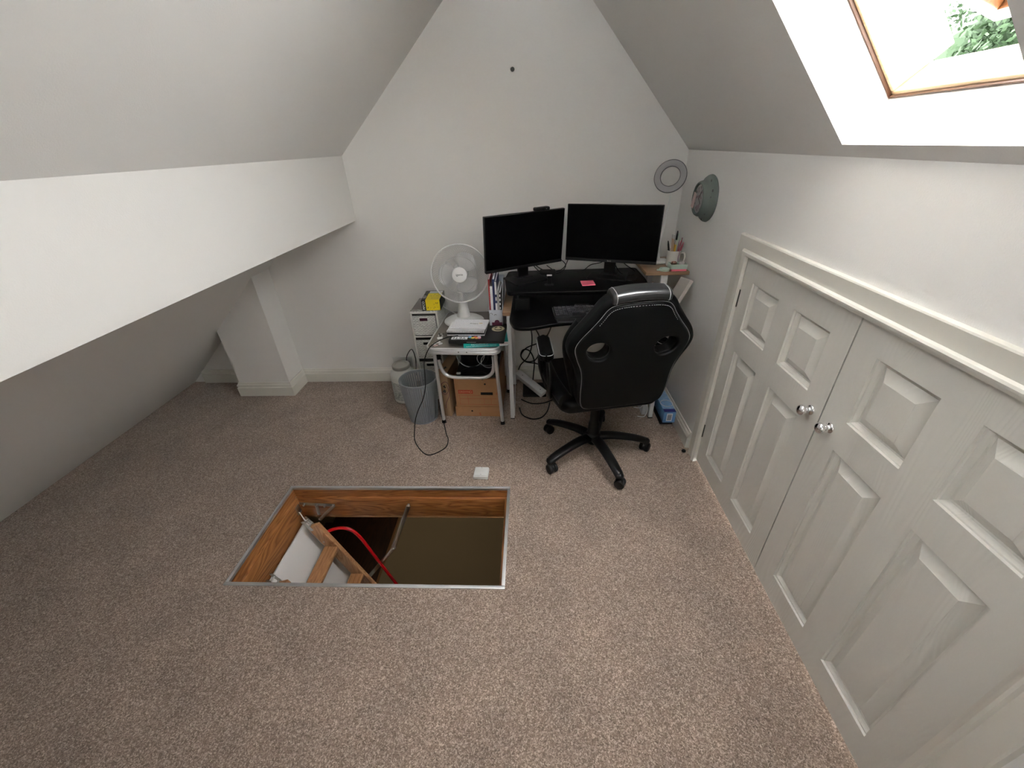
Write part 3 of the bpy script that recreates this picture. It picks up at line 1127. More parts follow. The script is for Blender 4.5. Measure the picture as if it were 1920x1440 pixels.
# ------------------------------------------------------------------ black desk riser
ris = thing('desk_riser', 'black two-tier standing desk riser carrying both monitors and the keyboard', 'desk riser', (0.25, 2.2, 0.72))
bm = NB()


def rounded(pts, r, n=5):
    out = []
    N = len(pts)
    for i in range(N):
        p, a, b = Vector(pts[i]), Vector(pts[i - 1]), Vector(pts[(i + 1) % N])
        rr = r[i] if isinstance(r, (list, tuple)) else r
        if rr <= 0:
            out.append(tuple(p))
            continue
        u, v = (a - p).normalized(), (b - p).normalized()
        for k in range(n + 1):
            t = k / n
            out.append(tuple((p + u * rr * (1 - t) ** 2 + v * rr * t ** 2)))
    return out


up = [(-0.125, 2.085), (0.30, 2.085), (0.622, 2.10), (0.648, 2.26), (0.645, 2.52), (-0.135, 2.50), (-0.150, 2.34)]
plate(bm, rounded(up, [0.03, 0, 0.04, 0.05, 0.03, 0.03, 0.04]), z0=0.800, z1=0.820, bev=0.004)
obj('upper_platform', bm, M['tray'], ris)
_ = [o for o in ris.children][0]
_.matrix_basis = Matrix.Translation((-0.25, -2.2, -0.72))
bm = NB()
kt = [(-0.098, 2.44), (-0.108, 1.90), (-0.080, 1.800), (0.0, 1.795), (0.10, 1.838), (0.24, 1.868), (0.40, 1.868), (0.54, 1.838), (0.62, 1.795), (0.68, 1.80), (0.70, 1.90), (0.66, 2.44)]
plate(bm, rounded(kt, [0.02, 0.03, 0.04, 0.03, 0.03, 0.03, 0.03, 0.03, 0.03, 0.04, 0.03, 0.02]), z0=0.722, z1=0.740, bev=0.004)
kt_o = obj('keyboard_tray', bm, M['tray'], ris, w=True)
for x in (-0.075, 0.60):
    bm = NB()
    box(bm, x - 0.008, x + 0.008, 2.02, 2.42, 0.7215, 0.745, 0.003)
    X = frameX((x, 2.06, 0.735), (0, 0.30, 0.06), z=(1, 0, 0))
    box(bm, 0, 0.30, -0.014, 0.014, -0.004, 0.004, 0.002, X=X)
    X = frameX((x + 0.006, 2.38, 0.735), (0, -0.30, 0.06), z=(1, 0, 0))
    box(bm, 0, 0.30, -0.014, 0.014, -0.004, 0.004, 0.002, X=X)
    obj('lift_arm', bm, M['black'], ris, w=True)
    bm = NB()
    cyl(bm, (x + 0.004, 2.062, 0.755), (x + 0.050, 2.062, 0.755), 0.008, seg=14)
    obj('hinge_bolt', bm, M['dark_steel'], ris, w=True)
    bm = NB()
    box(bm, x - 0.004, x + 0.07, 2.035, 2.055, 0.74, 0.80, 0.003)
    obj('side_upright', bm, M['black'], ris, w=True)


# ------------------------------------------------------------------ monitors
def monitor(loc, yaw, tilt, w_, h_, basez, label, basew, based, basefwd, neck=0.03, logo=True):
    x, y, z = loc
    root = thing('monitor', label, 'monitor', (x, y, basez), yaw)
    X = Matrix.Translation((0, 0, z - basez)) @ Matrix.Rotation(-tilt, 4, 'X')
    bm = NB()
    box(bm, -w_ / 2, w_ / 2, 0.0, 0.020, -h_ / 2, h_ / 2, 0.003, X=X)
    box(bm, -w_ * 0.32, w_ * 0.32, 0.018, 0.045, -h_ * 0.36, h_ * 0.30, 0.008, X=X)
    obj('housing', bm, M['black'], root)
    bm = NB()
    box(bm, -w_ / 2 + 0.004, w_ / 2 - 0.004, -0.001, 0.001, -h_ / 2 + 0.018, h_ / 2 - 0.004, X=X)
    obj('screen', bm, M['screen'], root)
    bm = NB()
    box(bm, -w_ / 2 + 0.001, w_ / 2 - 0.001, -0.0025, 0.001, -h_ / 2 + 0.0005, -h_ / 2 + 0.0155, 0.001, X=X)
    obj('bezel', bm, M['blackm'], root)
    if logo:
        bm = NB()
        text_bm(bm, 'BenQ', 0.009, X @ frameX((0, -0.003, -h_ / 2 + 0.008), (1, 0, 0), z=(0, -1, 0)))
        obj('logo', bm, M['greyc'], root)
    bm = NB()
    box(bm, -0.032, 0.032, 0.030, 0.052, 0.012, z - basez, 0.004)
    obj('stand_neck', bm, M['black'], root)
    bm = NB()
    plate(bm, rounded([(-basew / 2, -basefwd), (basew / 2, -basefwd), (basew / 2, based - basefwd), (-basew / 2, based - basefwd)], 0.008), z0=0.0, z1=0.009, bev=0.002, seg=2)
    box(bm, -0.05, 0.05, 0.005, 0.075, 0.008, 0.014, 0.003)
    obj('stand_base', bm, M['black'], root)
    return root


m1 = monitor((-0.024, 2.312, 1.034), math.radians(29.4), math.radians(-4.4), 0.49, 0.295, 0.82,
             'left black monitor angled inward with a webcam clipped on top', 0.215, 0.17, 0.085, logo=False)
m2 = monitor((0.445, 2.335, 1.053), math.radians(-19.1), math.radians(3.0), 0.505, 0.30, 0.82,
             'right black monitor facing left beside the ring light', 0.215, 0.17, 0.075)

# webcam on the left monitor
wc = thing('webcam', 'small black webcam clipped on top of the left monitor', 'webcam', (0.062, 2.362, 1.18), math.radians(29.4))
bm = NB()
X = frameX((-0.045, -0.004, 0.008), (1, 0, 0), z=(0, 0, 1))
box(bm, -0.045, 0.045, -0.022, 0.016, 0.0, 0.020, 0.008, 3)
obj('body', bm, M['black'], wc)
bm = NB()
cyl(bm, (0, -0.022, 0.010), (0, -0.026, 0.010), 0.007, seg=16)
obj('lens', bm, M['screen'], wc)
bm = NB()
cyl(bm, (0.02, -0.0215, 0.010), (0.02, -0.0235, 0.010), 0.0016, seg=8)
obj('indicator', bm, M['white'], wc)
bm = NB()
box(bm, -0.016, 0.016, -0.004, 0.034, -0.004, 0.002, 0.001)
box(bm, -0.014, 0.014, 0.028, 0.034, -0.04, 0.002, 0.001)
obj('clip', bm, M['black'], wc)

# ------------------------------------------------------------------ keyboard
kb = thing('keyboard', 'compact black keyboard on the keyboard tray, partly behind the chair', 'keyboard', (0.33, 1.965, 0.7408), math.radians(3))
bm = NB()
box(bm, -0.215, 0.215, -0.070, 0.070, 0.0, 0.018, 0.004)
obj('case', bm, M['blackm'], kb)
kbm = NB()
box(kbm, -0.0082, 0.0082, -0.0082, 0.0082, 0.0, 0.008, 0.0018)
first = None
M['key'] = mat('dark_grey_keycap', (0.035, 0.035, 0.04), 0.4)
for r_ in range(5):
    for c_ in range(20):
        if r_ == 4 and 4 <= c_ <= 8:
            continue
        xx = -0.1995 + c_ * 0.021
        yy = 0.052 - r_ * 0.026
        if first is None:
            first = obj('key', kbm, M['key'], kb)
            k_ = first
        else:
            k_ = first.copy()
            COL.objects.link(k_)
            k_.parent = kb
        k_.location = (xx, yy, 0.018)
bm = NB()
box(bm, -0.0575, 0.042, -0.0602, -0.0438, 0.018, 0.026, 0.002)
obj('space_bar', bm, M['key'], kb)
bm = NB()
box(bm, -0.21, 0.22, -0.125, -0.080, 0.0, 0.014, 0.006, 3, X=kb.matrix_basis)
tag(obj('wrist_rest', bm, M['blackm']), 'narrow black wrist rest in front of the keyboard', 'wrist rest')
bm = NB()
box(bm, 0.235, 0.31, 2.060, 2.085, 0.740, 0.752, 0.003)
tag(obj('notepad_holder', bm, M['black']), 'small black block standing behind the keyboard', 'block')

# pink note pad
bm = NB()
plate(bm, [(0.281, 2.173), (0.352, 2.178), (0.350, 2.256), (0.279, 2.252)], z0=0.820, z1=0.8245)
tag(obj('sticky_note', bm, M['pink']), 'bright pink sticky note pad lying on the black upper platform', 'sticky notes')

# small microphone stand
mic = thing('desk_microphone', 'tiny black gadget with a white tip standing near the left monitor', 'gadget', (0.103, 2.205, 0.82))
bm = NB()
lathe(bm, [(0, 0), (0.024, 0), (0.024, 0.004), (0.012, 0.008), (0.010, 0.05), (0, 0.052)], 20)
obj('body', bm, M['black'], mic)
bm = NB()
box(bm, -0.014, 0.014, -0.006, 0.006, 0.05, 0.056, 0.001)
obj('tip', bm, M['paper'], mic)

# loose cables behind the monitors
CB = [
    ([(0.03, 2.44, 0.87), (0.07, 2.47, 0.835), (0.13, 2.44, 0.826), (0.20, 2.47, 0.84), (0.235, 2.53, 0.90), (0.22, 2.55, 0.97)], 'black cable looping up behind the left monitor edge'),
    ([(0.02, 2.40, 0.875), (0.05, 2.42, 0.84), (0.11, 2.40, 0.825), (0.18, 2.42, 0.828), (0.215, 2.50, 0.85), (0.17, 2.53, 0.88), (0.09, 2.52, 0.86)], 'thin black cable in a wide loop between the two monitors'),
    ([(0.26, 2.44, 0.825), (0.31, 2.42, 0.835), (0.36, 2.45, 0.86), (0.43, 2.46, 0.875), (0.45, 2.44, 0.93)], 'black cable arching to the back of the right monitor'),
    ([(0.47, 2.42, 0.94), (0.50, 2.40, 0.86), (0.53, 2.35, 0.828), (0.59, 2.34, 0.825), (0.61, 2.41, 0.83), (0.56, 2.46, 0.86), (0.50, 2.45, 0.93)], 'black cable loop resting right of the right monitor stand'),
    ([(-0.06, 2.33, 0.825), (-0.01, 2.30, 0.825), (0.05, 2.31, 0.825), (0.10, 2.36, 0.826), (0.14, 2.43, 0.83), (0.10, 2.50, 0.85)], 'black cable lying on the left monitor base and platform'),
    ([(0.60, 2.30, 0.826), (0.57, 2.24, 0.824), (0.52, 2.26, 0.824), (0.48, 2.31, 0.834)], 'short black lead curling on the right of the platform'),
]
for pts, lab in CB:
    bm = NB()
    tube(bm, smooth_pts(pts, 8), 0.0024, 8)
    tag(obj('cable', bm, M['black']), lab, 'cable', 'cables behind the monitors')
bm = NB()
box(bm, 0.055, 0.15, 2.385, 2.44, 0.8205, 0.845, 0.008, 3)
tag(obj('power_adapter', bm, M['blackm']), 'black power brick lying right behind the left monitor stand', 'power adapter')

# ------------------------------------------------------------------ ring light
rl = thing('ring_light', 'grey ring light on a thin white gooseneck behind the right monitor', 'lamp', (0.755, 2.44, 0.868))
bm = NB()
box(bm, 0.668, 0.800, 2.388, 2.478, 0.8682, 0.884, 0.006, 3)
cyl(bm, (0.742, 2.425, 0.884), (0.742, 2.425, 0.93), 0.012, 0.006)
obj('base', bm, M['white'], rl, w=True)
bm = NB()
tube(bm, smooth_pts([(0.742, 2.425, 0.90), (0.748, 2.44, 1.0), (0.762, 2.462, 1.12), (0.770, 2.465, 1.19), (0.760, 2.440, 1.245)], 8), 0.0045, 10)
obj('gooseneck', bm, M['white'], rl, w=True)
az, el = math.radians(-26), math.radians(21)
n_ = Vector((math.cos(el) * math.sin(az), -math.cos(el) * math.cos(az), math.sin(el)))
X = frameX((0.740, 2.413, 1.319), n_.cross(Vector((0, 0, 1))), z=n_)
bm = NB()
lathe(bm, [(0.0495, 0.0), (0.0795, 0.0), (0.082, 0.003), (0.082, 0.009), (0.079, 0.0095), (0.079, 0.0075), (0.0505, 0.0075), (0.0505, 0.0095), (0.0475, 0.009), (0.0475, 0.003)], 56, X, closed=True)
M['ringrim'] = mat('dark_grey_ring_rim', (0.05, 0.05, 0.052), 0.4)
obj('ring_rim', bm, M['ringrim'], rl, w=True)
bm = NB()
lathe(bm, [(0.0508, 0.0078), (0.0787, 0.0078), (0.078, 0.0092), (0.0515, 0.0092)], 56, X, closed=True)
obj('diffuser', bm, M['ringdiff'], rl, w=True)

# ------------------------------------------------------------------ clock
ck = thing('wall_clock', 'round distressed sage green clock with a pink note stuck on its dial', 'clock', (R, 2.19, 1.235))
X = frameX((R, 2.19, 1.235), (0, -1, 0), z=(-1, 0, 0))
bm = NB()
lathe(bm, [(0.0, 0), (0.104, 0), (0.106, 0.004), (0.104, 0.012), (0.098, 0.020), (0.088, 0.026), (0.082, 0.034), (0.079, 0.048), (0.074, 0.056), (0.068, 0.057), (0.066, 0.052), (0.064, 0.046), (0, 0.046)], 64, X)
obj('case', bm, M['sage'], ck, w=True)
bm = NB()
lathe(bm, [(0, 0.0465), (0.064, 0.0465), (0.064, 0.0475), (0, 0.0475)], 48, X)
obj('dial', bm, M['clockface'], ck, w=True)
for k in range(12):
    a = k * PI / 6
    nm = ['12', '1', '2', '3', '4', '5', '6', '7', '8', '9', '10', '11'][k]
    bm = NB()
    text_bm(bm, nm, 0.013, X @ Matrix.Translation((math.sin(a) * 0.051, math.cos(a) * 0.051, 0.0478)))
    obj('numeral', bm, M['chip'], ck, w=True)
for a, l_ in ((2.2, 0.035), (0.6, 0.048)):
    bm = NB()
    tube(bm, [X @ Vector((0, 0, 0.050)), X @ Vector((math.sin(a) * l_, math.cos(a) * l_, 0.050))], 0.0013, 6)
    obj('hand', bm, M['chip'], ck, w=True)
for k, (a, rr, s_) in enumerate(((0.5, 0.094, 0.007), (1.1, 0.094, 0.007), (1.4, 0.088, 0.004), (3.0, 0.093, 0.006), (2.4, 0.085, 0.005), (4.2, 0.09, 0.006), (5.4, 0.093, 0.005))):
    bm = NB()
    hgt = 0.0155 + (0.104 - rr) * 0.75
    lathe(bm, [(0, 0), (s_, 0), (s_ * 0.8, 0.0016), (0, 0.002)], 7, X @ Matrix.Translation((math.sin(a) * rr, math.cos(a) * rr, hgt)))
    obj('paint_chip', bm, M['chip'], ck, w=True)
bm = NB()
plate(bm, [(-0.064, -0.040), (-0.030, -0.048), (-0.012, 0.020), (-0.046, 0.028)], z0=0.058, z1=0.0592, X=X)
tag(obj('sticky_note', bm, M['palepink']), 'pale pink sticky note stuck on the wall clock dial', 'sticky note')

# ------------------------------------------------------------------ office chair
CH = thing('office_chair', 'black faux leather racing style swivel chair with pale stitching, facing the desk', 'chair', (0.334, 1.774, 0), math.radians(11))
CHM = CH.matrix_basis
for k in range(5):      # star base in world directions
    a = math.radians([0, 72, 142, 214, 289][k])
    d = Vector((math.cos(a), math.sin(a), 0))
    c = Vector((0.334, 1.774, 0))
    bm = NB()
    pts = smooth_pts([c + Vector((0, 0, 0.108)) + d * 0.02, c + d * 0.10 + Vector((0, 0, 0.112)), c + d * 0.20 + Vector((0, 0, 0.098)), c + d * 0.265 + Vector((0, 0, 0.082)), c + d * 0.288 + Vector((0, 0, 0.073))], 5)
    n_ = len(pts)
    tube(bm, pts, [0.031 - 0.008 * i / n_ for i in range(n_)], 14, flat=(1.0, 0.62), up=(0, 0, 1))
    t = bmesh.new()
    bmesh.ops.create_uvsphere(t, u_segments=14, v_segments=8, radius=0.0235)
    _merge(bm, t, Matrix.Translation(c + d * 0.288 + Vector((0, 0, 0.072))) @ Matrix.Diagonal((1, 1, 0.72, 1)))
    leg = obj('base_leg', bm, M['black'], CH, w=True, sharp=1.0)
    # caster, each turned its own way
    ca = a + [0.9, 0.3, 1.3, 1.5, 0.75][k]
    cd = Vector((math.cos(ca), math.sin(ca), 0))
    sd = Vector((-cd.y, cd.x, 0))
    cc = c + d * 0.285
    bm = NB()
    cyl(bm, cc + Vector((0, 0, 0.045)), cc + Vector((0, 0, 0.072)), 0.006, seg=10)
    w0 = cc + cd * 0.010 + Vector((0, 0, 0.0265))
    hood = []
    for q_ in range(9):
        th = math.radians(20 + q_ * 17.5)
        hood.append(w0 + cd * math.cos(th) * 0.024 + Vector((0, 0, math.sin(th) * 0.024)))
    tube(bm, hood, 0.0055, 8, flat=(1, 3.2), up=(sd.x, sd.y, 0)) if False else None
    cyl(bm, w0 - sd * 0.006, w0 + sd * 0.006, 0.024, seg=20)
    cst = obj('caster', bm, M['black'], leg, w=True)
    for sg in (-1, 1):
        bm = NB()
        X = frameX(w0, (cd.x, cd.y, 0), z=(sd.x * sg, sd.y * sg, 0))
        lathe(bm, [(0, 0.006), (0.0235, 0.006), (0.0265, 0.009), (0.0265, 0.019), (0.023, 0.024), (0.010, 0.026), (0, 0.026)], 24, X)
        obj('wheel', bm, M['black'], CH, w=True)
bm = NB()
lathe(bm, [(0, 0.07), (0.034, 0.07), (0.042, 0.085), (0.042, 0.125), (0.033, 0.135), (0.028, 0.20), (0.024, 0.21), (0.024, 0.30), (0.014, 0.305), (0.014, 0.40), (0, 0.40)], 28)
obj('gas_column', bm, M['black'], CH)
bm = NB()
box(bm, -0.10, 0.10, -0.13, 0.12, 0.375, 0.405, 0.008)
obj('tilt_plate', bm, M['black'], CH)
bm = NB()
tube(bm, smooth_pts([(0.05, 0, 0.385), (0.17, 0.0, 0.375), (0.25, 0.0, 0.365)], 4), 0.006, 8)
obj('tilt_lever', bm, M['black'], CH)
bm = NB()
plate(bm, rounded([(-0.235, -0.20), (0.235, -0.20), (0.265, 0.0), (0.25, 0.27), (-0.25, 0.27), (-0.265, 0.0)], 0.06, 6), z0=0.405, z1=0.475, bev=0.028, seg=4)
obj('seat', bm, M['leather'], CH, wn=True)
for s_ in (-1, 1):
    bm = NB()
    tube(bm, smooth_pts([(s_ * 0.215, -0.17, 0.475), (s_ * 0.235, 0.0, 0.485), (s_ * 0.225, 0.22, 0.475)], 6), [0.035] * 13, 14)
    obj('seat_bolster', bm, M['leather_g'], CH, sharp=1.2)

# backrest frame: u across, v up the back, n towards the viewer
BX = frameX((0.035, -0.215, 0.437), (1, 0, 0), z=(0, -0.9897, -0.1436)) @ Matrix.Diagonal((0.93, 0.885, 1, 1))


def mirror(h):
    return h + [(-a, b) for a, b in reversed(h)]


outer = smooth_pts([Vector((a, b, 0)) for a, b in mirror([(0.10, -0.004), (0.185, 0.004), (0.222, 0.045), (0.232, 0.12), (0.236, 0.20), (0.256, 0.272), (0.284, 0.335), (0.292, 0.385), (0.272, 0.440), (0.228, 0.500), (0.190, 0.552), (0.160, 0.597), (0.125, 0.622), (0.06, 0.630)])], 5, closed=True)
inner = smooth_pts([Vector((a, b, 0)) for a, b in mirror([(0.10, 0.006), (0.180, 0.012), (0.206, 0.045), (0.214, 0.12), (0.216, 0.20), (0.226, 0.262), (0.250, 0.328), (0.262, 0.385), (0.245, 0.430), (0.200, 0.487), (0.166, 0.533), (0.140, 0.572), (0.110, 0.590), (0.05, 0.597)])], 5, closed=True)


def blob(cx, cy, pts, k):
    return [Vector((cx + a * k, cy + b * k, 0)) for a, b in pts]


hp_ = [(-0.050, 0.010), (-0.036, 0.036), (-0.006, 0.046), (0.030, 0.038), (0.050, 0.008), (0.044, -0.026), (0.018, -0.046), (-0.018, -0.040), (-0.040, -0.020)]
hL = smooth_pts(blob(-0.158, 0.362, hp_, 1.0), 4, closed=True)
hR = smooth_pts(blob(0.158, 0.362, [(-a, b) for a, b in hp_], 1.0), 4, closed=True)
hLi = smooth_pts(blob(-0.158, 0.362, hp_, 1.07), 4, closed=True)
hRi = smooth_pts(blob(0.158, 0.362, [(-a, b) for a, b in hp_], 1.07), 4, closed=True)
bm = NB()
plate(bm, outer, [hL, hR], z0=-0.075, z1=-0.006, bev=0.020, seg=5, X=BX)
obj('backrest', bm, M['leather'], CH, sharp=1.0, wn=True)
bm = NB()
plate(bm, inner, [hLi, hRi], z0=-0.02, z1=0.004, bev=0.009, seg=4, X=BX)
obj('back_panel', bm, M['leather_g'], CH, sharp=1.0, wn=True)
bm = NB()
tube(bm, [BX @ (Vector((p.x * 1.008, (p.y - 0.3) * 1.008 + 0.3, -0.004))) for p in inner], 0.0007, 6, closed=True)
obj('piping', bm, M['piping'], CH)['label'] = 'pale grey edge piping of the back panel'
top = [p for p in inner if p.y > 0.50]
top.sort(key=lambda p: math.atan2(p.x, p.y - 0.35))
for k in range(0, 60):
    pass
bm = NB()
dense = smooth_pts([Vector((p.x * 0.955, (p.y - 0.3) * 0.965 + 0.3, 0.0052)) for p in top], 3)
acc = 0
for i in range(1, len(dense)):
    acc += (dense[i] - dense[i - 1]).length
    if acc > 0.0075:
        acc = 0
        d = (dense[i] - dense[i - 1]).normalized() * 0.0025
        tube(bm, [BX @ (dense[i] - d), BX @ (dense[i] + d)], 0.0009, 5)
st_ = obj('stitching', bm, M['piping'], CH)
st_['label'] = 'pale dashed stitching along the top of the back panel'
st_['kind'] = 'stuff'
# headrest roll
bm = NB()
prof_ = rounded([(-0.085, 0.596), (0.002, 0.604), (0.012, 0.625), (-0.004, 0.652), (-0.075, 0.655)], [0.02, 0.012, 0.02, 0.02, 0.03], 5)
X = BX @ Matrix(((0, 0, 1, 0), (0, 1, 0, 0), (1, 0, 0, 0), (0, 0, 0, 1)))
cx_, cy_ = sum(p[0] for p in prof_) / len(prof_), sum(p[1] for p in prof_) / len(prof_)
rings = []
for zz in [-0.127, -0.126, -0.122, -0.115] + [-0.10 + 0.02 * i_ for i_ in range(11)] + [0.115, 0.122, 0.126, 0.127]:
    e_ = abs(zz)
    k_ = {0.127: 0.70, 0.126: 0.86, 0.122: 0.95}.get(e_, 1.0)
    dv = -0.012 * (zz / 0.124) ** 2
    rings.append([bm.verts.new(X @ Vector((cx_ + (p[0] - cx_) * k_, cy_ + (p[1] - cy_) * k_ + dv + 0.006, zz))) for p in prof_])
for a_, b_ in zip(rings, rings[1:]):
    for q_ in range(len(prof_)):
        bm.faces.new((a_[q_], a_[(q_ + 1) % len(prof_)], b_[(q_ + 1) % len(prof_)], b_[q_]))
bm.faces.new(rings[0][::-1])
bm.faces.new(rings[-1])
bmesh.ops.recalc_face_normals(bm, faces=bm.faces[:])
obj('headrest_roll', bm, M['leather_r'], CH, sharp=0.9, wn=True)
for s_ in (-1, 1):
    bm = NB()
    tube(bm, [X @ Vector((p[0] * 1.0 + 0.0006, p[1] - 0.0035, s_ * 0.112)) for p in prof_], 0.0015, 6, closed=True)
    obj('headrest_stitching', bm, M['piping'], CH)
# front pads (seen through the openings)
for s_ in (-1, 1):
    bm = NB()
    tube(bm, [BX @ Vector(p) for p in smooth_pts([(s_ * 0.20, 0.04, -0.085), (s_ * 0.235, 0.20, -0.09), (s_ * 0.262, 0.36, -0.09), (s_ * 0.215, 0.47, -0.085)], 6)], 0.030, 12)
    obj('side_bolster', bm, M['leather'], CH, sharp=1.2)
# armrests
for s_ in (-1, 1):
    ax = s_ * 0.275
    R1 = Matrix.Translation((ax, 0.0, 0)) @ Matrix.Rotation(-s_ * math.radians(-7), 4, 'Z')
    bm = NB()
    pad = rounded([(-0.034, -0.10), (0.034, -0.10), (0.034, 0.125), (-0.034, 0.125)], 0.034, 7)
    plate(bm, pad, z0=0.645, z1=0.681, bev=0.012, seg=4, X=R1)
    obj('arm_pad', bm, M['leather'], CH, wn=True)
    bm = NB()
    tube(bm, [R1 @ Vector((p[0] * 0.94, p[1] * 0.985, 0.675)) for p in pad], 0.0014, 6, closed=True)
    obj('arm_stitching', bm, M['piping'], CH)
    bm = NB()
    loop = smooth_pts([(ax, -0.075, 0.63), (ax, -0.10, 0.56), (ax - s_ * 0.004, -0.085, 0.48), (ax - s_ * 0.02, -0.03, 0.42), (ax - s_ * 0.035, 0.03, 0.40), (ax - s_ * 0.02, 0.09, 0.44), (ax, 0.10, 0.53), (ax, 0.085, 0.63)], 5)
    tube(bm, loop, 0.019, 12, flat=(1, 0.62), up=(1, 0, 0))
    tube(bm, [(ax - s_ * 0.03, 0.02, 0.402), (ax - s_ * 0.15, 0.02, 0.395)], 0.015, 10, flat=(1, 0.5), up=(0, 1, 0))
    obj('arm_support', bm, M['black'], CH, sharp=1.0)

# ------------------------------------------------------------------ folding camping table
TB = thing('folding_table', 'small folding table with aluminium edge and tubular legs beside the desk', 'table', (-0.357, 2.232, 0), math.radians(-3))
tw, td = 0.200, 0.278
bm = NB()
plate(bm, rounded([(-tw + .006, -td + .006), (tw - .006, -td + .006), (tw - .006, td - .006), (-tw + .006, td - .006)], 0.042, 8), z0=0.535, z1=0.560)
obj('tabletop', bm, M['taupe'], TB)
rr = rounded([(-tw, -td), (tw, -td), (tw, td), (-tw, td)], 0.048, 8)
for z, r_ in ((0.556, 0.0058), (0.546, 0.0064), (0.535, 0.0064), (0.527, 0.005)):
    bm = NB()
    tube(bm, [(p[0], p[1], z) for p in rr], r_, 8, closed=True)
    obj('edge_trim', bm, M['alu'], TB, sharp=1.2)
for x in (-0.02, 0.025):
    bm = NB()
    cyl(bm, (x, -td - 0.007, 0.540), (x, -td - 0.004, 0.540), 0.003, seg=8)
    obj('rivet', bm, M['dark_steel'], TB)
for s_ in (-1, 1):
    for yy in (-0.235, 0.235):
        bm = NB()
        tube(bm, [(s_ * 0.170, yy, 0.53), (s_ * 0.186, yy * 0.80, 0.012)], 0.0105, 14)
        lg = obj('leg', bm, M['alu'], TB, sharp=1.2)
        bm = NB()
        cyl(bm, (s_ * 0.186, yy * 0.80, 0.0), (s_ * 0.186, yy * 0.80, 0.022), 0.0145, 0.0125, seg=16)
        obj('rubber_foot', bm, M['black'], TB)
bm = NB()
u_ = smooth_pts([(-0.160, -0.20, 0.475), (-0.158, -0.20, 0.42), (-0.140, -0.20, 0.365), (-0.095, -0.20, 0.338), (0.0, -0.20, 0.335), (0.095, -0.20, 0.338), (0.140, -0.20, 0.365), (0.155, -0.20, 0.42), (0.155, -0.20, 0.475)], 6)
tube(bm, u_, 0.0105, 14)
obj('cross_tube', bm, M['alu'], TB, sharp=1.2)
bm = NB()
cyl(bm, (-0.160, -0.20, 0.455), (-0.160, -0.20, 0.53), 0.0125, seg=14)
obj('tube_socket', bm, M['black'], TB)
bm = NB()
tube(bm, [(-0.16, 0.20, 0.50), (0, 0.20, 0.36), (0.16, 0.20, 0.50)], 0.009, 10)
obj('rear_tube', bm, M['alu'], TB, sharp=1.2)

# things on the table ------------------------------------------------
tz = 0.561
bk = thing('textbook', 'thick teal book with a red and white label lying under the laptop front edge', 'book', (-0.250, 2.043, tz), math.radians(6))
bm = NB()
box(bm, -0.118, 0.118, -0.072, 0.085, 0.003, 0.023, 0.001)
obj('pages', bm, M['paper'], bk)
bm = NB()
box(bm, -0.120, 0.120, -0.075, 0.088, 0.0, 0.003, 0.001)
box(bm, -0.120, 0.120, -0.075, 0.088, 0.023, 0.026, 0.001)
box(bm, -0.120, 0.120, -0.077, -0.073, 0.0, 0.026, 0.001)
obj('cover', bm, M['teal'], bk)
bm = NB()
FT = frameX((-0.033, -0.0772, 0.0185), (1, 0, 0), z=(0, -1, 0))
text_bm(bm, 'ENCYCLOPEDIA OF', 0.0105, FT)
text_bm(bm, 'HUMAN RESOURCE MANAGEMENT PRACTICE', 0.0078, frameX((-0.025, -0.0772, 0.008), (1, 0, 0), z=(0, -1, 0)))
obj('spine_title', bm, M['inkw'], bk)
bm = NB()
box(bm, 0.072, 0.1195, -0.0778, -0.0765, 0.002, 0.024)
obj('spine_label', bm, M['inkw'], bk)
bm = NB()
text_bm(bm, 'PEARSON', 0.0095, frameX((0.096, -0.078, 0.016), (1, 0, 0), z=(0, -1, 0)))
obj('spine_mark', bm, M['redc'], bk)

lz = tz + 0.026
lp_ = thing('laptop', 'closed charcoal laptop covered with stickers lying on the teal book', 'laptop', (-0.289, 2.072, lz), math.radians(-2))
bm = NB()
plate(bm, rounded([(-0.150, -0.118), (0.150, -0.118), (0.150, 0.118), (-0.150, 0.118)], 0.008), z0=0.0, z1=0.008, bev=0.0015)
plate(bm, rounded([(-0.150, -0.118), (0.150, -0.118), (0.150, 0.118), (-0.150, 0.118)], 0.008), z0=0.009, z1=0.016, bev=0.0015)
box(bm, -0.145, 0.145, -0.113, 0.113, 0.004, 0.012)
obj('body', bm, M['laptop'], lp_)
bm = NB()
box(bm, -0.05, 0.0, -0.1188, -0.118, 0.0075, 0.0095)
obj('opening_notch', bm, M['alu'], lp_)
bm = NB()
plate(bm, rounded([(-0.138, -0.098), (-0.050, -0.098), (-0.050, -0.064), (-0.138, -0.064)], 0.003), z0=0.016, z1=0.0164)
obj('sticker', bm, M['paper'], lp_)
bm = NB()
text_bm(bm, 'YETI', 0.036, Matrix.Translation((-0.094, -0.081, 0.0166)) @ Matrix.Rotation(PI, 4, 'Z'), 0.0002)
obj('sticker_text', bm, M['ink'], lp_)
cols = [((0.75, 0.10, 0.08), -0.030, -0.077), ((0.10, 0.45, 0.20), -0.047, -0.084), ((0.80, 0.60, 0.10), -0.038, -0.086), ((0.80, 0.80, 0.80), -0.014, -0.076), ((0.75, 0.30, 0.50), -0.012, -0.087), ((0.25, 0.45, 0.75), -0.052, -0.076), ((0.85, 0.40, 0.10), -0.022, -0.088)]
for i, (c_, x, y) in enumerate(cols):
    bm = NB()
    x, y = -0.012 + (x + 0.031) * 1.3, -0.074 + (y + 0.082) * 1.2
    lathe(bm, [(0, 0.016), (0.0105, 0.016), (0.010, 0.0164 + i * 0.0001), (0, 0.0165 + i * 0.0001)], 9, Matrix.Translation((x, y, 0)))
    obj('splash_sticker', bm, mat('sticker_ink', c_, 0.5), lp_)
bm = NB()
lathe(bm, [(0, 0.016), (0.036, 0.016), (0.0355, 0.0165), (0, 0.0165)], 40, Matrix.Translation((0.103, 0.045, 0)))
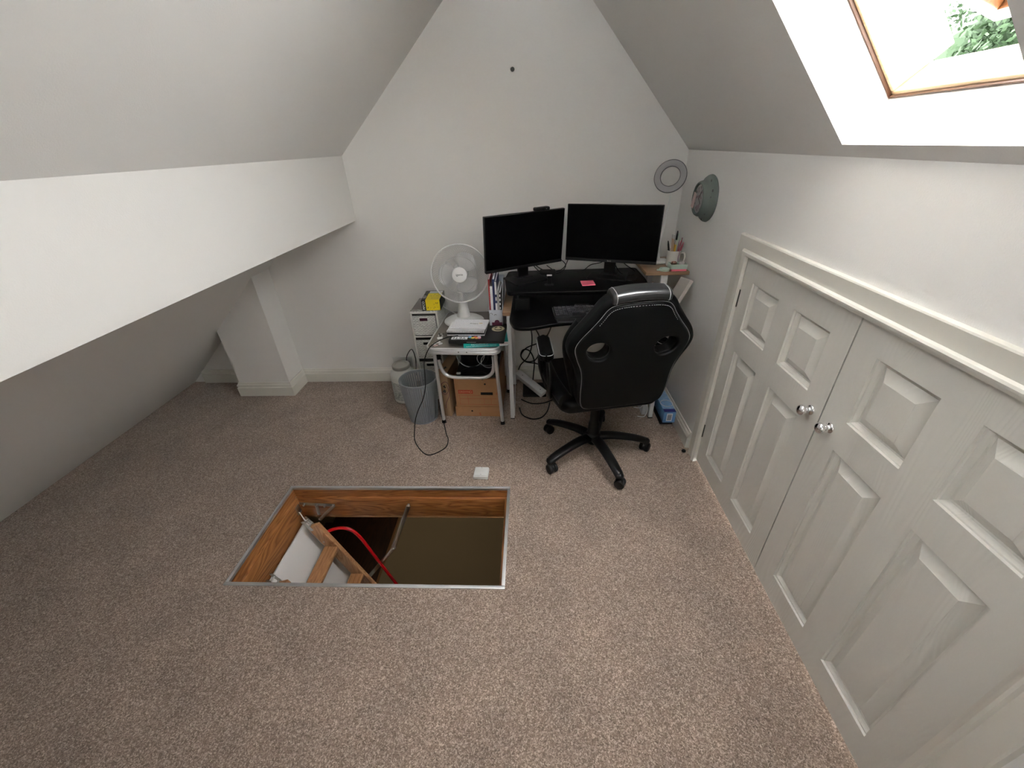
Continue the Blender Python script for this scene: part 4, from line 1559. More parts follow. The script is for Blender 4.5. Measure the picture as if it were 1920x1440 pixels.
obj('round_sticker', bm, M['beige'], lp_)
bm = NB()
for a0, a1 in ((200, 340), (20, 70), (110, 160)):
    tube(bm, [(0.103 + 0.020 * math.cos(math.radians(a)), 0.045 + 0.020 * math.sin(math.radians(a)), 0.0168) for a in range(a0, a1 + 1, 10)], 0.0028, 5)
obj('sticker_emblem', bm, M['ink'], lp_)

nz = lz + 0.0185


def spiral_book(x, y, z, rz, w_, d_, h_, label, cover, dark=False, side=-1, group='spiral notebooks stacked on the laptop'):
    o = thing('notebook', label, 'notebook', (x, y, z), rz, group)
    bm = NB()
    box(bm, -w_ / 2, w_ / 2, -d_ / 2, d_ / 2, 0.001, h_ - 0.001)
    obj('pages', bm, M['paper'], o)
    bm = NB()
    box(bm, -w_ / 2 - 0.001, w_ / 2 + 0.001, -d_ / 2 - 0.001, d_ / 2 + 0.001, h_ - 0.001, h_)
    obj('cover', bm, cover, o)
    bm = NB()
    box(bm, -w_ / 2 - 0.001, w_ / 2 + 0.001, -d_ / 2 - 0.001, d_ / 2 + 0.001, 0, 0.001)
    obj('back_cover', bm, M['ink'] if dark else M['paper'], o)
    bm = NB()
    n = int(w_ / 0.009)
    r0 = h_ / 2 + 0.0022
    for k in range(n):
        xx = -w_ / 2 + 0.008 + k * (w_ - 0.016) / (n - 1)
        tube(bm, [(xx, side * (d_ / 2 - 0.002) + math.cos(a) * r0, h_ / 2 + math.sin(a) * r0) for a in [i * PI / 4 for i in range(8)]], 0.0009, 5, closed=True)
    obj('spiral_binding', bm, M['ink'] if dark else M['alu'], o)
    return o


spiral_book(-0.352, 2.083, nz, math.radians(-2), 0.205, 0.135, 0.010, 'black covered spiral notebook at the bottom of the notebook stack', M['ink'], True)
spiral_book(-0.352, 2.088, nz + 0.0155, math.radians(-4), 0.205, 0.135, 0.009, 'white spiral notebook in the middle of the notebook stack', M['paper'], True)
nb = spiral_book(-0.338, 2.102, nz + 0.030, math.radians(-6), 0.195, 0.125, 0.006, 'white printed spiral pad on top of the notebook stack', M['printed'], False, side=1)
bm = NB()
box(bm, -0.03, 0.065, -0.012, 0.012, 0.006, 0.0065)
obj('pasted_strip', bm, M['paper'], nb)
bm = NB()
text_bm(bm, 'Project', 0.016, Matrix.Translation((0.022, 0.0, 0.0067)), 0.0001)
obj('title', bm, M['ink'], nb)
bm = NB()
box(bm, 0.05, 0.068, 0.004, 0.010, 0.0064, 0.0069)
obj('yellow_tab', bm, M['pencil'], nb)

bits = [(-0.515, 2.085, 0.030, 0.018, 0.008, 20, 'white', 'small white plastic adapter on the table corner, furthest back', 'adapter'),
        (-0.515, 2.030, 0.026, 0.011, 0.007, 25, 'white', 'white rubber eraser on the front left table corner', 'eraser'),
        (-0.498, 2.012, 0.022, 0.011, 0.006, 40, 'white', 'short white stick beside the eraser on the table corner', 'stick'),
        (-0.534, 2.010, 0.018, 0.008, 0.004, 10, 'paper', 'tiny white scrap at the table edge', 'scrap'),
        (-0.522, 1.992, 0.024, 0.016, 0.004, 30, 'palepink', 'small pale pink eraser at the front corner of the table', 'eraser')]
for x, y, a, b, h_, r_, m_, lab, cat in bits:
    bm = NB()
    box(bm, -a / 2, a / 2, -b / 2, b / 2, 0, h_, min(0.002, h_ / 3), 2, X=Matrix.Translation((x, y, 0.5605)) @ Matrix.Rotation(math.radians(r_), 4, 'Z'))
    tag(obj({'adapter': 'adapter', 'eraser': 'eraser', 'stick': 'chalk_stick', 'scrap': 'paper_scrap'}[cat], bm, M[m_]), lab, cat)
for k in range(6):
    bm = NB()
    x, y = -0.53 + (k % 3) * 0.012, 2.115 + (k // 3) * 0.015
    cyl(bm, (x, y, 0.5605), (x + 0.003, y + 0.002, 0.572), 0.003, 0.0015, seg=8)
    tag(obj('push_pin', bm, M['black'] if k % 2 else M['white']), 'tiny %s push pin, %s of its %s row at the left table edge' % (('white', 'black')[k % 2], ('left', 'middle', 'right')[k % 3], ('front', 'back')[k // 3]), 'push pin', 'push pins on the table')

# ------------------------------------------------------------------ desk fan
FN = thing('desk_fan', 'white desk fan with a round wire cage standing on the folding table', 'fan', (-0.410, 2.335, 0.5605))
bm = NB()
lathe(bm, [(0, 0), (0.118, 0), (0.123, 0.006), (0.120, 0.014), (0.100, 0.026), (0.065, 0.036), (0.045, 0.040), (0, 0.042)], 48, Matrix.Diagonal((1.0, 0.86, 1, 1)))
obj('base', bm, M['white'], FN)
bm = NB()
pts = smooth_pts([(0, 0.0, 0.036), (0, 0.004, 0.07), (0, 0.010, 0.13), (0, 0.014, 0.22)], 5)
n_ = len(pts)
tube(bm, pts, [0.044 - 0.016 * min(1, i / (n_ * 0.5)) for i in range(n_)], 24)
obj('neck', bm, M['white'], FN)
bm = NB()
box(bm, -0.006, 0.006, -0.082, -0.050, 0.030, 0.036, 0.002)
obj('speed_button', bm, mat('yellowed_plastic', (0.62, 0.56, 0.36), 0.4), FN)
fc = Vector((-0.394, 2.245, 0.880))
az, el = math.radians(6), math.radians(7)
n_ = Vector((math.cos(el) * math.sin(az), -math.cos(el) * math.cos(az), math.sin(el)))
FX = frameX(fc, n_.cross(Vector((0, 0, -1))) * -1 if False else Vector((0, 0, 1)).cross(n_), z=n_)
bm = NB()
lathe(bm, [(0, -0.135), (0.035, -0.133), (0.046, -0.12), (0.048, -0.06), (0.042, -0.048), (0, -0.046)], 32, FX)
obj('motor_housing', bm, M['white'], FN, w=True)
FRr = 0.158


def grille(bm, zs, N, r0, twist, wire):
    for k in range(N):
        a = 2 * PI * k / N
        pts = []
        for i, (rr_, z_) in enumerate(zs):
            b = a + twist * (i / (len(zs) - 1))
            pts.append(FX @ Vector((rr_ * math.cos(b), rr_ * math.sin(b), z_)))
        tube(bm, pts, wire, 4)


bm = NB()
zf = [(0.040, 0.034), (0.07, 0.036), (0.10, 0.035), (0.125, 0.030), (0.145, 0.018), (0.156, 0.001)]
grille(bm, zf, 66, 0, 0.62, 0.0006)
for rr_, z_ in ((0.040, 0.034), (0.098, 0.0352)):
    tube(bm, [FX @ Vector((rr_ * math.cos(a), rr_ * math.sin(a), z_)) for a in [i * PI / 32 for i in range(64)]], 0.0014, 5, closed=True)
obj('front_grille', bm, M['wire'], FN, w=True)
bm = NB()
zb_ = [(0.047, -0.060), (0.08, -0.062), (0.11, -0.058), (0.135, -0.048), (0.150, -0.028), (0.156, -0.001)]
grille(bm, zb_, 66, 0, -0.62, 0.0006)
obj('rear_grille', bm, M['wire'], FN, w=True)
bm = NB()
tube(bm, [FX @ Vector((FRr * math.cos(a), FRr * math.sin(a), 0)) for a in [i * PI / 40 for i in range(80)]], 0.0045, 8, closed=True)
obj('rim', bm, M['white'], FN, w=True, sharp=1.2)
bm = NB()
lathe(bm, [(0, 0.044), (0.034, 0.043), (0.041, 0.039), (0.042, 0.032), (0, 0.032)], 40, FX)
bd = obj('centre_badge', bm, M['white'], FN, w=True)
bm = NB()
text_bm(bm, 'igenix', 0.017, FX @ Matrix.Translation((0, 0.002, 0.0445)), 0.0003)
obj('logo', bm, M['ink'], bd, w=True)
for k in range(3):
    bm = NB()
    a0 = math.radians(55 + 120 * k)
    N1, N2 = 9, 7
    g = {}
    for i in range(N1):
        r_ = 0.026 + (0.122 - 0.026) * i / (N1 - 1)
        wd = math.radians(30 + 34 * math.sin(PI * min(1, (i + 1.2) / N1) * 0.9)) * (1 if i < N1 - 2 else (0.82 if i == N1 - 2 else 0.45))
        for j in range(N2):
            tt = j / (N2 - 1) - 0.5
            b = a0 + tt * 2 * wd * 0.75 + 0.15 * i / N1
            g[i, j] = bm.verts.new(FX @ Vector((r_ * math.cos(b), r_ * math.sin(b), -0.012 + tt * 0.034)))
    for i in range(N1 - 1):
        for j in range(N2 - 1):
            bm.faces.new((g[i, j], g[i + 1, j], g[i + 1, j + 1], g[i, j + 1]))
    r_ = bmesh.ops.solidify(bm, geom=bm.faces[:], thickness=0.0018)
    obj('blade', bm, M['fanblade'] if 'fanblade' in M else M['white'], FN, w=True, sharp=1.2)
bm = NB()
lathe(bm, [(0, 0.004), (0.022, 0.002), (0.027, -0.006), (0.027, -0.045), (0, -0.045)], 28, FX)
obj('blade_hub', bm, M['white'], FN, w=True)
bm = NB()
tube(bm, smooth_pts([(-0.45, 2.42, 0.565), (-0.50, 2.46, 0.575), (-0.56, 2.49, 0.60), (-0.60, 2.545, 0.61), (-0.645, 2.572, 0.50)], 6), 0.003, 8)
tag(obj('fan_cord', bm, M['white']), 'white cord trailing from the fan behind the wicker drawers', 'cord')

# ------------------------------------------------------------------ magazine file with books
mf = thing('magazine_file', 'pale patterned magazine file holding upright books at the end of the desk', 'magazine file', (-0.198, 2.27, 0.5605))
mx0, mx1, my0, my1 = -0.236, -0.158, 2.162, 2.395
bm = NB()
box(bm, mx0, mx1, my0, my1, 0.5605, 0.5645)
box(bm, mx0, mx1, my0, my0 + 0.003, 0.5605, 0.695)
box(bm, mx0, mx1, my1 - 0.003, my1, 0.5605, 0.83)
for x in (mx0, mx1 - 0.003):
    X = Matrix.Translation((x, 0, 0))
    plate(bm, [(my0, 0.5605), (my1, 0.5605), (my1, 0.83), (my1 - 0.10, 0.83), (my0, 0.695)], z0=0, z1=0.003, X=Matrix(((0, 0, 1, x), (1, 0, 0, 0), (0, 1, 0, 0), (0, 0, 0, 1))))
obj('box', bm, M['filep'], mf, w=True)
bm = NB()
box(bm, -0.222, -0.164, my0 - 0.001, my0, 0.598, 0.622)
plate(bm, [(0.014 * math.cos(a), 0.013 * math.sin(a) + 0.624) for a in [i * PI / 10 for i in range(20)]], z0=0, z1=0.0012, X=frameX((-0.193, my0, 0), (1, 0, 0), z=(0, -1, 0)))
obj('printed_panel', bm, M['purple'], mf, w=True)
bm = NB()
tube(bm, [(-0.2 + 0.006 * math.cos(a), my0 - 0.0005, 0.665 + 0.005 * math.sin(a)) for a in [i * PI / 5 for i in range(7)]], 0.001, 4)
tube(bm, [(-0.225 + 0.009 * math.cos(a), my0 - 0.0005, 0.668 + 0.010 * math.sin(a)) for a in [i * PI / 5 for i in range(7)]], 0.001, 4)
obj('doodle', bm, M['chip'], mf, w=True)
bx = -0.2325
bks = [(0.008, 0.300, 'redc', 'tall thin red book, leftmost in the magazine file'),
       (0.013, 0.262, 'paper', 'white spiral bound book right of the thin red one in the file'),
       (0.012, 0.300, 'navy', 'dark navy hardback in the middle of the magazine file'),
       (0.010, 0.288, 'navy', 'white and blue spined book beside the navy hardback in the file'),
       (0.011, 0.235, 'greyc', 'grey paper booklet right of the blue spined book in the file'),
       (0.009, 0.225, 'ink', 'black and white spotted booklet, rightmost in the magazine file')]
for i, (w_, h_, m_, lab) in enumerate(bks):
    o = thing('book', lab, 'book', (bx + w_ / 2, 2.28, 0.565), 0, 'books in the magazine file')
    bm = NB()
    box(bm, -w_ / 2 + 0.0012, w_ / 2 - 0.0012, -0.098, 0.098, 0.001, h_ - 0.003)
    obj('pages', bm, M['paper'], o)
    bm = NB()
    box(bm, -w_ / 2, -w_ / 2 + 0.0012, -0.101, 0.10, 0, h_)
    box(bm, w_ / 2 - 0.0012, w_ / 2, -0.101, 0.10, 0, h_)
    box(bm, -w_ / 2, w_ / 2, -0.102, -0.1, 0, h_)
    obj('cover', bm, M[m_], o)
    if i == 1:
        bm = NB()
        for q_ in range(22):
            z_ = 0.02 + q_ * 0.0112
            tube(bm, [(math.cos(a) * 0.0072, -0.100 + math.sin(a) * 0.006, z_) for a in [j * PI / 4 for j in range(8)]], 0.0016, 5, closed=True)
        obj('spiral_binding', bm, M['white'], o)
    if i == 3:
        for z0_, z1_ in ((0.02, 0.165), (0.215, 0.286)):
            bm = NB()
            box(bm, -w_ / 2, w_ / 2, -0.1028, -0.102, z0_, z1_)
            obj('white_band', bm, M['paper'], o)
        bm = NB()
        box(bm, -0.003, 0.003, -0.1028, -0.102, 0.18, 0.20)
        obj('spine_mark', bm, M['paper'], o)
    if i == 5:
        for q_ in range(4):
            bm = NB()
            box(bm, -0.003, 0.003, -0.1028, -0.102, 0.13 + q_ * 0.024, 0.142 + q_ * 0.024)
            obj('spot', bm, M['paper'], o)
    bx += w_ + 0.0006

# ------------------------------------------------------------------ wicker drawer tower
WD = thing('drawer_tower', 'narrow white wicker tower of drawers in a cane frame against the back wall', 'drawers', (-0.640, 2.43, 0))
wx0, wx1, wy0, wy1, wh = -0.735, -0.564, 2.296, 2.555, 0.640
bm = NB()
for x in (wx0 + 0.006, wx1 - 0.006):
    for y in (wy0 + 0.006, wy1 - 0.006):
        cyl(bm, (x, y, 0), (x, y, wh), 0.006, seg=10)
for z in (0.02, 0.175, 0.33, 0.478, wh - 0.006):
    for y in (wy0 + 0.006, wy1 - 0.006):
        cyl(bm, (wx0, y, z), (wx1, y, z), 0.005, seg=8)
    for x in (wx0 + 0.006, wx1 - 0.006):
        cyl(bm, (x, wy0, z), (x, wy1, z), 0.005, seg=8)
obj('cane_frame', bm, M['cream_frame'], WD, w=True)
bm = NB()
box(bm, wx0 + 0.004, wx1 - 0.004, wy0 + 0.004, wy0 + 0.034, wh - 0.004, wh + 0.006, 0.002)
box(bm, wx0 + 0.002, wx0 + 0.008, wy0 + 0.01, wy1 - 0.01, 0.02, wh, 0.001)
box(bm, wx1 - 0.008, wx1 - 0.002, wy0 + 0.01, wy1 - 0.01, 0.02, wh, 0.001)
obj('woven_side', bm, M['wicker'], WD, w=True)
bm = NB()
box(bm, wx0 + 0.004, wx1 - 0.004, wy0 + 0.034, wy1 - 0.004, wh - 0.004, wh + 0.003, 0.002)
obj('top_panel', bm, M['taupe'], WD, w=True)
bm = NB()
box(bm, wx0 + 0.01, wx1 - 0.01, wy0 + 0.02, wy1 - 0.01, 0.03, wh - 0.01)
obj('dark_inside', bm, M['chip'], WD, w=True)
for k, (z0_, z1_) in enumerate(((0.492, 0.615), (0.342, 0.455), (0.187, 0.305), (0.03, 0.155))):
    dr = NB()
    xa, xb = wx0 + 0.016, wx1 - 0.016
    zc = z1_ - 0.010
    # front with a grip opening
    xs = [xa, xa + 0.040, xb - 0.046, xb]
    zs = [z0_, z1_ - 0.034, z1_ - 0.008, z1_]
    for i in range(3):
        for j in range(3):
            if i == 1 and j == 1:
                continue
            box(dr, xs[i], xs[i + 1], wy0 - 0.004, wy0 + 0.008, zs[j], zs[j + 1])
    d_ = obj('drawer', dr, M['wicker'], WD, w=True)
    bm = NB()
    box(bm, xs[1] + 0.002, xs[2] - 0.002, wy0 + 0.006, wy0 + 0.012, zs[1] + 0.001, zs[2] - 0.001)
    obj('drawer_opening', bm, M['purple'] if k == 0 else M['dark'], d_, w=True)
    bm = NB()
    tube(bm, [(x, wy0 - 0.005, z) for x, z in ((xs[1], zs[1]), (xs[2], zs[1]), (xs[2], zs[2]), (xs[1], zs[2]))], 0.0028, 6, closed=True)
    obj('drawer_rim', bm, M['cream_frame'], d_, w=True)

# black and yellow carton on the drawers
cb = thing('carton', 'black and yellow printed carton lying on the wicker drawer tower', 'box', (-0.600, 2.385, 0.6465), math.radians(2))
bm = NB()
box(bm, -0.056, 0.056, -0.080, 0.100, 0, 0.066, 0.001)
obj('box', bm, M['ink'], cb)
bm = NB()
box(bm, -0.030, 0.054, -0.0808, -0.079, 0.002, 0.0668)
box(bm, -0.030, 0.054, -0.0808, 0.045, 0.0655, 0.0668)
obj('yellow_panel', bm, M['yellow'], cb)
bm = NB()
box(bm, -0.022, 0.004, -0.0813, -0.0805, 0.008, 0.026)
box(bm, 0.012, 0.048, -0.0813, -0.0805, 0.012, 0.050)
for yy in (-0.06, -0.035, -0.010, 0.015):
    box(bm, -0.022, 0.048, yy, yy + 0.013, 0.0666, 0.0672)
obj('print', bm, M['yellowp'], cb)
bm = NB()
box(bm, -0.028, 0.052, 0.050, 0.088, 0.0658, 0.0668)
obj('white_panel', bm, M['paper'], cb)
bm = NB()
text_bm(bm, 'PIFCO', 0.019, frameX((-0.043, -0.0803, 0.033), (0, 0, 1), z=(0, -1, 0)))
obj('lettering', bm, M['inkw'], cb)
bm = NB()
text_bm(bm, 'ECO', 0.024, frameX((-0.043, -0.02, 0.0662), (0, 1, 0), z=(0, 0, 1)))
obj('lettering', bm, M['inkw'], cb)

# ------------------------------------------------------------------ waste bin and jug
bn = thing('waste_bin', 'grey ribbed plastic waste bin in front of the drawers and the milky jug', 'bin', (-0.694, 2.118, 0))
M['bin_in'] = M['binm']
bm = NB()
seg = 288
ring = []
t = bmesh.new()
H_ = 0.285


def br(z):
    return 0.086 + (0.112 - 0.086) * z / H_


rows = [0.0, 0.010, 0.012, 0.27, 0.274, H_]
for z in rows:
    rg = []
    for k in range(seg):
        rib = 0.0042 * (1 if (k % 6) in (0, 1, 2) else 0) if 0.011 < z < 0.272 else 0.0032
        r_ = br(z) + rib
        a = 2 * PI * k / seg
        rg.append(t.verts.new((r_ * math.cos(a), r_ * math.sin(a), z)))
    ring.append(rg)
inn = []
for z in (H_, 0.27, 0.012, 0.010):
    rg = []
    for k in range(seg):
        a = 2 * PI * k / seg
        r_ = br(z) - 0.003 - (0.0 if z > 0.011 else br(z) - 0.0035)
        rg.append(t.verts.new((r_ * math.cos(a), r_ * math.sin(a), z)))
    inn.append(rg)
al = ring + inn
for q_, (a_, b_) in enumerate(zip(al, al[1:])):
    for k in range(seg):
        if q_ in (2, 7) and k % 6 in (4, 5):
            continue
        t.faces.new((a_[k], a_[(k + 1) % seg], b_[(k + 1) % seg], b_[k]))
t.faces.new(ring[0][::-1])
_merge(bm, t)
obj('bucket', bm, M['binm'], bn, sharp=0.5)
bm = NB()
tube(bm, [(0.1125 * math.cos(a), 0.1125 * math.sin(a), H_) for a in [i * PI / 36 for i in range(72)]], 0.0035, 8, closed=True)
obj('rim', bm, M['binm'], bn, sharp=1.2)

jg = thing('plastic_jug', 'milky white screw top jug standing behind the waste bin', 'jar', (-0.862, 2.335, 0))
bm = NB()
lathe(bm, [(0, 0), (0.068, 0), (0.079, 0.008), (0.081, 0.02), (0.081, 0.19), (0.077, 0.212), (0.062, 0.232), (0.052, 0.240), (0.050, 0.250), (0, 0.250)], 40)
obj('body', bm, M['jug'], jg)
bm = NB()
lathe(bm, [(0, 0.246), (0.057, 0.246), (0.058, 0.250), (0.058, 0.266), (0.055, 0.270), (0.038, 0.270), (0.036, 0.268), (0, 0.268)], 48)
obj('lid', bm, M['juglid'], jg)
bm = NB()
t = bmesh.new()
aa = [math.radians(215 + i * 9) for i in range(11)]
lo = [t.verts.new((0.0817 * math.cos(a), 0.0817 * math.sin(a), 0.03)) for a in aa]
hi = [t.verts.new((0.0817 * math.cos(a), 0.0817 * math.sin(a), 0.165)) for a in aa]
for i in range(10):
    t.faces.new((lo[i], lo[i + 1], hi[i + 1], hi[i]))
_merge(bm, t)
obj('label', bm, M['juglabel'], jg)

# wall socket behind the jug
ws = thing('wall_socket', 'white wall socket with a black plug on the back wall above the jug', 'socket', (-0.93, D, 0.112))
bm = NB()
box(bm, -1.005, -0.862, D - 0.010, D, 0.112, 0.198, 0.002)
obj('face_plate', bm, M['white'], ws, w=True)
bm = NB()
box(bm, -0.915, -0.880, D - 0.040, D - 0.010, 0.125, 0.165, 0.006)
obj('plug', bm, M['black'], ws, w=True)

# ------------------------------------------------------------------ boxes below the table
ab = thing('archive_box', 'brown cardboard archive box with red print standing in its upturned lid', 'box', (-0.332, 2.32, 0), math.radians(-2))
bm = NB()
for (x0, x1, y0, y1) in ((-0.146, 0.146, -0.203, -0.199), (-0.146, 0.146, 0.193, 0.197), (-0.146, -0.142, -0.199, 0.193), (0.142, 0.146, -0.199, 0.193)):
    box(bm, x0, x1, y0, y1, 0.0, 0.072)
box(bm, -0.146, 0.146, -0.203, 0.197, 0.0, 0.003)
obj('upturned_lid', bm, M['card'], ab)
bm = NB()
xo0, xo1, zo0, zo1 = 0.022, 0.098, 0.155, 0.176
xs, zs = [-0.138, xo0, xo1, 0.138], [0.004, zo0, zo1, 0.272]
for i in range(3):
    for j in range(3):
        if i == 1 and j == 1:
            continue
        box(bm, xs[i], xs[i + 1], -0.196, -0.192, zs[j], zs[j + 1])
box(bm, -0.138, 0.138, 0.186, 0.190, 0.004, 0.272)
box(bm, -0.138, -0.134, -0.192, 0.186, 0.004, 0.272)
box(bm, 0.134, 0.138, -0.192, 0.186, 0.004, 0.272)
box(bm, -0.138, 0.138, -0.192, 0.186, 0.268, 0.272)
obj('carton', bm, M['card'], ab)
bm = NB()
box(bm, xo0 - 0.004, xo1 + 0.004, -0.190, -0.186, zo0 - 0.004, zo1 + 0.004)
obj('handle_hole', bm, M['dark'], ab)
bm = NB()
box(bm, -0.118, -0.026, -0.1968, -0.196, 0.165, 0.192)
obj('red_label', bm, M['ink_red'], ab)
bm = NB()
text_bm(bm, 'CROWN', 0.017, frameX((-0.080, -0.1971, 0.1785), (1, 0, 0), z=(0, -1, 0)))
tube(bm, [(-0.040 + 0.007 * math.cos(a), -0.1971, 0.1785 + 0.007 * math.sin(a)) for a in [i * PI / 8 for i in range(16)]], 0.0012, 4, closed=True)
obj('label_lettering', bm, mat('faded_orange_ink', (0.62, 0.30, 0.16), 0.8), ab)
bm = NB()
for z in (0.153, 0.128, 0.085):
    box(bm, -0.113, 0.125 if z < 0.15 else 0.015, -0.1966, -0.196, z, z + 0.0012)
for x in (-0.113, -0.060, 0.040, 0.085):
    box(bm, x, x + 0.0012, -0.1966, -0.196, 0.085, 0.153 if x < 0.03 else 0.128)
obj('printed_table', bm, M['ink_red'], ab)
bm = NB()
text_bm(bm, 'S', 0.028, frameX((0.010, -0.2034, 0.016), (1, 0, 0), z=(0, -1, 0)))
text_bm(bm, 'C', 0.020, frameX((0.124, -0.1964, 0.165), (1, 0, 0), z=(0, -1, 0)))
obj('red_letter', bm, M['ink_red'], ab)
for x, z, yy in ((0.053, 0.235, -0.196), (-0.04, 0.040, -0.203)):
    bm = NB()
    cyl(bm, (x, yy - 0.0005, z), (x, yy + 0.0005, z), 0.006, seg=14)
    obj('punched_hole', bm, M['dark'], ab)

nb_ = thing('narrow_carton', 'narrow upright brown carton behind the left front table leg', 'box', (-0.530, 2.242, 0), math.radians(-7))
bm = NB()
box(bm, -0.032, 0.032, -0.12, 0.12, 0, 0.315, 0.001)
obj('carton', bm, M['card2'], nb_)
bm = NB()
plate(bm, [(0.002, 0.222), (0.016, 0.234), (0.016, 0.222), (0.022, 0.216), (0.014, 0.208)], z0=0, z1=0.001, X=frameX((-0.004, -0.1205, 0), (1, 0, 0), z=(0, -1, 0)))
plate(bm, [(-0.004, 0.186), (0.010, 0.200), (0.018, 0.190), (0.016, 0.176), (0.0, 0.178)], z0=0, z1=0.001, X=frameX((-0.004, -0.1205, 0), (1, 0, 0), z=(0, -1, 0)))
obj('handling_marks', bm, M['ink'], nb_)
bm = NB()
plate(bm, [(0.0, -0.02), (0.012, 0.0), (0.0, 0.018), (-0.006, 0.0)], z0=0.315, z1=0.3156, X=Matrix.Translation((0, -0.05, 0)))
obj('arrow_mark', bm, M['ink'], nb_)

# black pot-like speaker and coiled leads on top of the archive box
bm = NB()
lathe(bm, [(0, 0), (0.085, 0), (0.090, 0.006), (0.092, 0.14), (0.085, 0.155), (0, 0.158)], 36, Matrix.Translation((-0.365, 2.33, 0.2945)))
tag(obj('speaker', bm, M['black']), 'black round drum shaped unit on the archive box under the table', 'speaker')
bm = NB()
box(bm, -0.462, -0.204, 2.135, 2.495, 0.2725, 0.2785, 0.001)
for (x0, x1, y0, y1) in ((-0.462, -0.204, 2.135, 2.139), (-0.462, -0.204, 2.491, 2.495), (-0.462, -0.458, 2.139, 2.491), (-0.208, -0.204, 2.139, 2.491)):
    box(bm, x0, x1, y0, y1, 0.2785, 0.294)
box(bm, -0.458, -0.208, 2.139, 2.491, 0.2785, 0.2935)
tag(obj('black_tray', bm, M['black']), 'black flat tray on the archive box carrying the drum unit and leads', 'tray')
CL = [
    ('white', [(-0.27 + 0.062 * math.cos(a), 2.215 + 0.022 * math.cos(a + 1), 0.345 + 0.062 * math.sin(a)) for a in [i * PI / 7 for i in range(14)]], 'white lead coiled upright right of the black drum unit', True, 0.0022),
    ('white', [(-0.262 + 0.045 * math.cos(a), 2.195 + 0.015 * math.cos(a + 1), 0.335 + 0.052 * math.sin(a)) for a in [i * PI / 7 for i in range(14)]], 'smaller white lead loop inside the upright coil', True, 0.0022),
    ('white', [(-0.375 + 0.088 * math.cos(a), 2.225 + 0.01 * math.sin(a), 0.372 + 0.088 * math.sin(a)) for a in [PI + i * PI / 16 for i in range(-5, 17)]], 'long white lead curving in front of the black drum unit', False, 0.0022),
    ('black', [(-0.44, 2.15, 0.278), (-0.40, 2.17, 0.280), (-0.36, 2.14, 0.276), (-0.31, 2.16, 0.284), (-0.26, 2.14, 0.277), (-0.22, 2.17, 0.282), (-0.21, 2.21, 0.278)], 'black lead lying along the front of the archive box top', False, 0.003),
    ('black', [(-0.43, 2.20, 0.278), (-0.38, 2.21, 0.285), (-0.33, 2.19, 0.30), (-0.27, 2.19, 0.285), (-0.22, 2.145, 0.278), (-0.25, 2.128, 0.272), (-0.30, 2.112, 0.250)], 'black lead drooping over the archive box front edge', False, 0.003),
]
for m_, pts, lab, cl, r_ in CL:
    bm = NB()
    p_ = smooth_pts([Vector(p) + Vector((0, 0, 0.022)) for p in pts], 6, closed=cl)
    tube(bm, p_, r_, 7, closed=cl)
    tag(obj('lead', bm, M['brush'] if m_ == 'white' else M['black']), lab, 'cable', 'leads on the archive box')
bm = NB()
box(bm, -0.458, -0.432, 2.140, 2.154, 0.294, 0.306, 0.003)
tag(obj('plug', bm, M['white']), 'small white plug at the left front of the black tray', 'plug')
bm = NB()
pts = [(-0.526, 2.116, 0.24), (-0.512, 2.108, 0.20), (-0.535, 2.104, 0.175), (-0.560, 2.105, 0.205), (-0.548, 2.105, 0.25)]
tube(bm, smooth_pts(pts + [(-0.524, 2.108, 0.262), (-0.508, 2.106, 0.24), (-0.51, 2.104, 0.17), (-0.535, 2.104, 0.11), (-0.54, 2.10, 0.075)], 5), 0.0016, 6)
tag(obj('earphone_wire', bm, M['purple']), 'thin dark red wire looped down the front of the narrow carton', 'wire')

# trailing black mains lead over the bin
bm = NB()
pts = [(-0.38, 2.03, 0.604), (-0.45, 1.985, 0.612), (-0.50, 1.965, 0.598), (-0.548, 1.955, 0.565), (-0.585, 1.95, 0.49), (-0.596, 1.955, 0.40), (-0.606, 1.96, 0.32), (-0.632, 1.962, 0.235), (-0.668, 1.955, 0.165), (-0.69, 1.94, 0.11), (-0.70, 1.92, 0.055), (-0.695, 1.87, 0.008), (-0.655, 1.80, 0.004), (-0.60, 1.742, 0.004), (-0.555, 1.745, 0.004), (-0.50, 1.80, 0.004), (-0.495, 1.87, 0.004), (-0.517, 1.93, 0.004), (-0.545, 2.02, 0.004), (-0.575, 2.09, 0.02), (-0.585, 2.13, 0.10)]
tube(bm, smooth_pts(pts, 7), 0.0028, 8)
tag(obj('mains_lead', bm, M['black']), 'long black lead hanging off the table, over the bin and looping on the carpet', 'cable')
bm = NB()
pts = [(-0.895, 2.552, 0.145), (-0.87, 2.50, 0.24), (-0.80, 2.42, 0.335), (-0.745, 2.30, 0.33), (-0.735, 2.24, 0.27), (-0.732, 2.225, 0.245)]
tube(bm, smooth_pts(pts, 7), 0.003, 8)
tag(obj('plug_lead', bm, M['black']), 'black lead looping from the wall plug down beside the waste bin', 'cable')

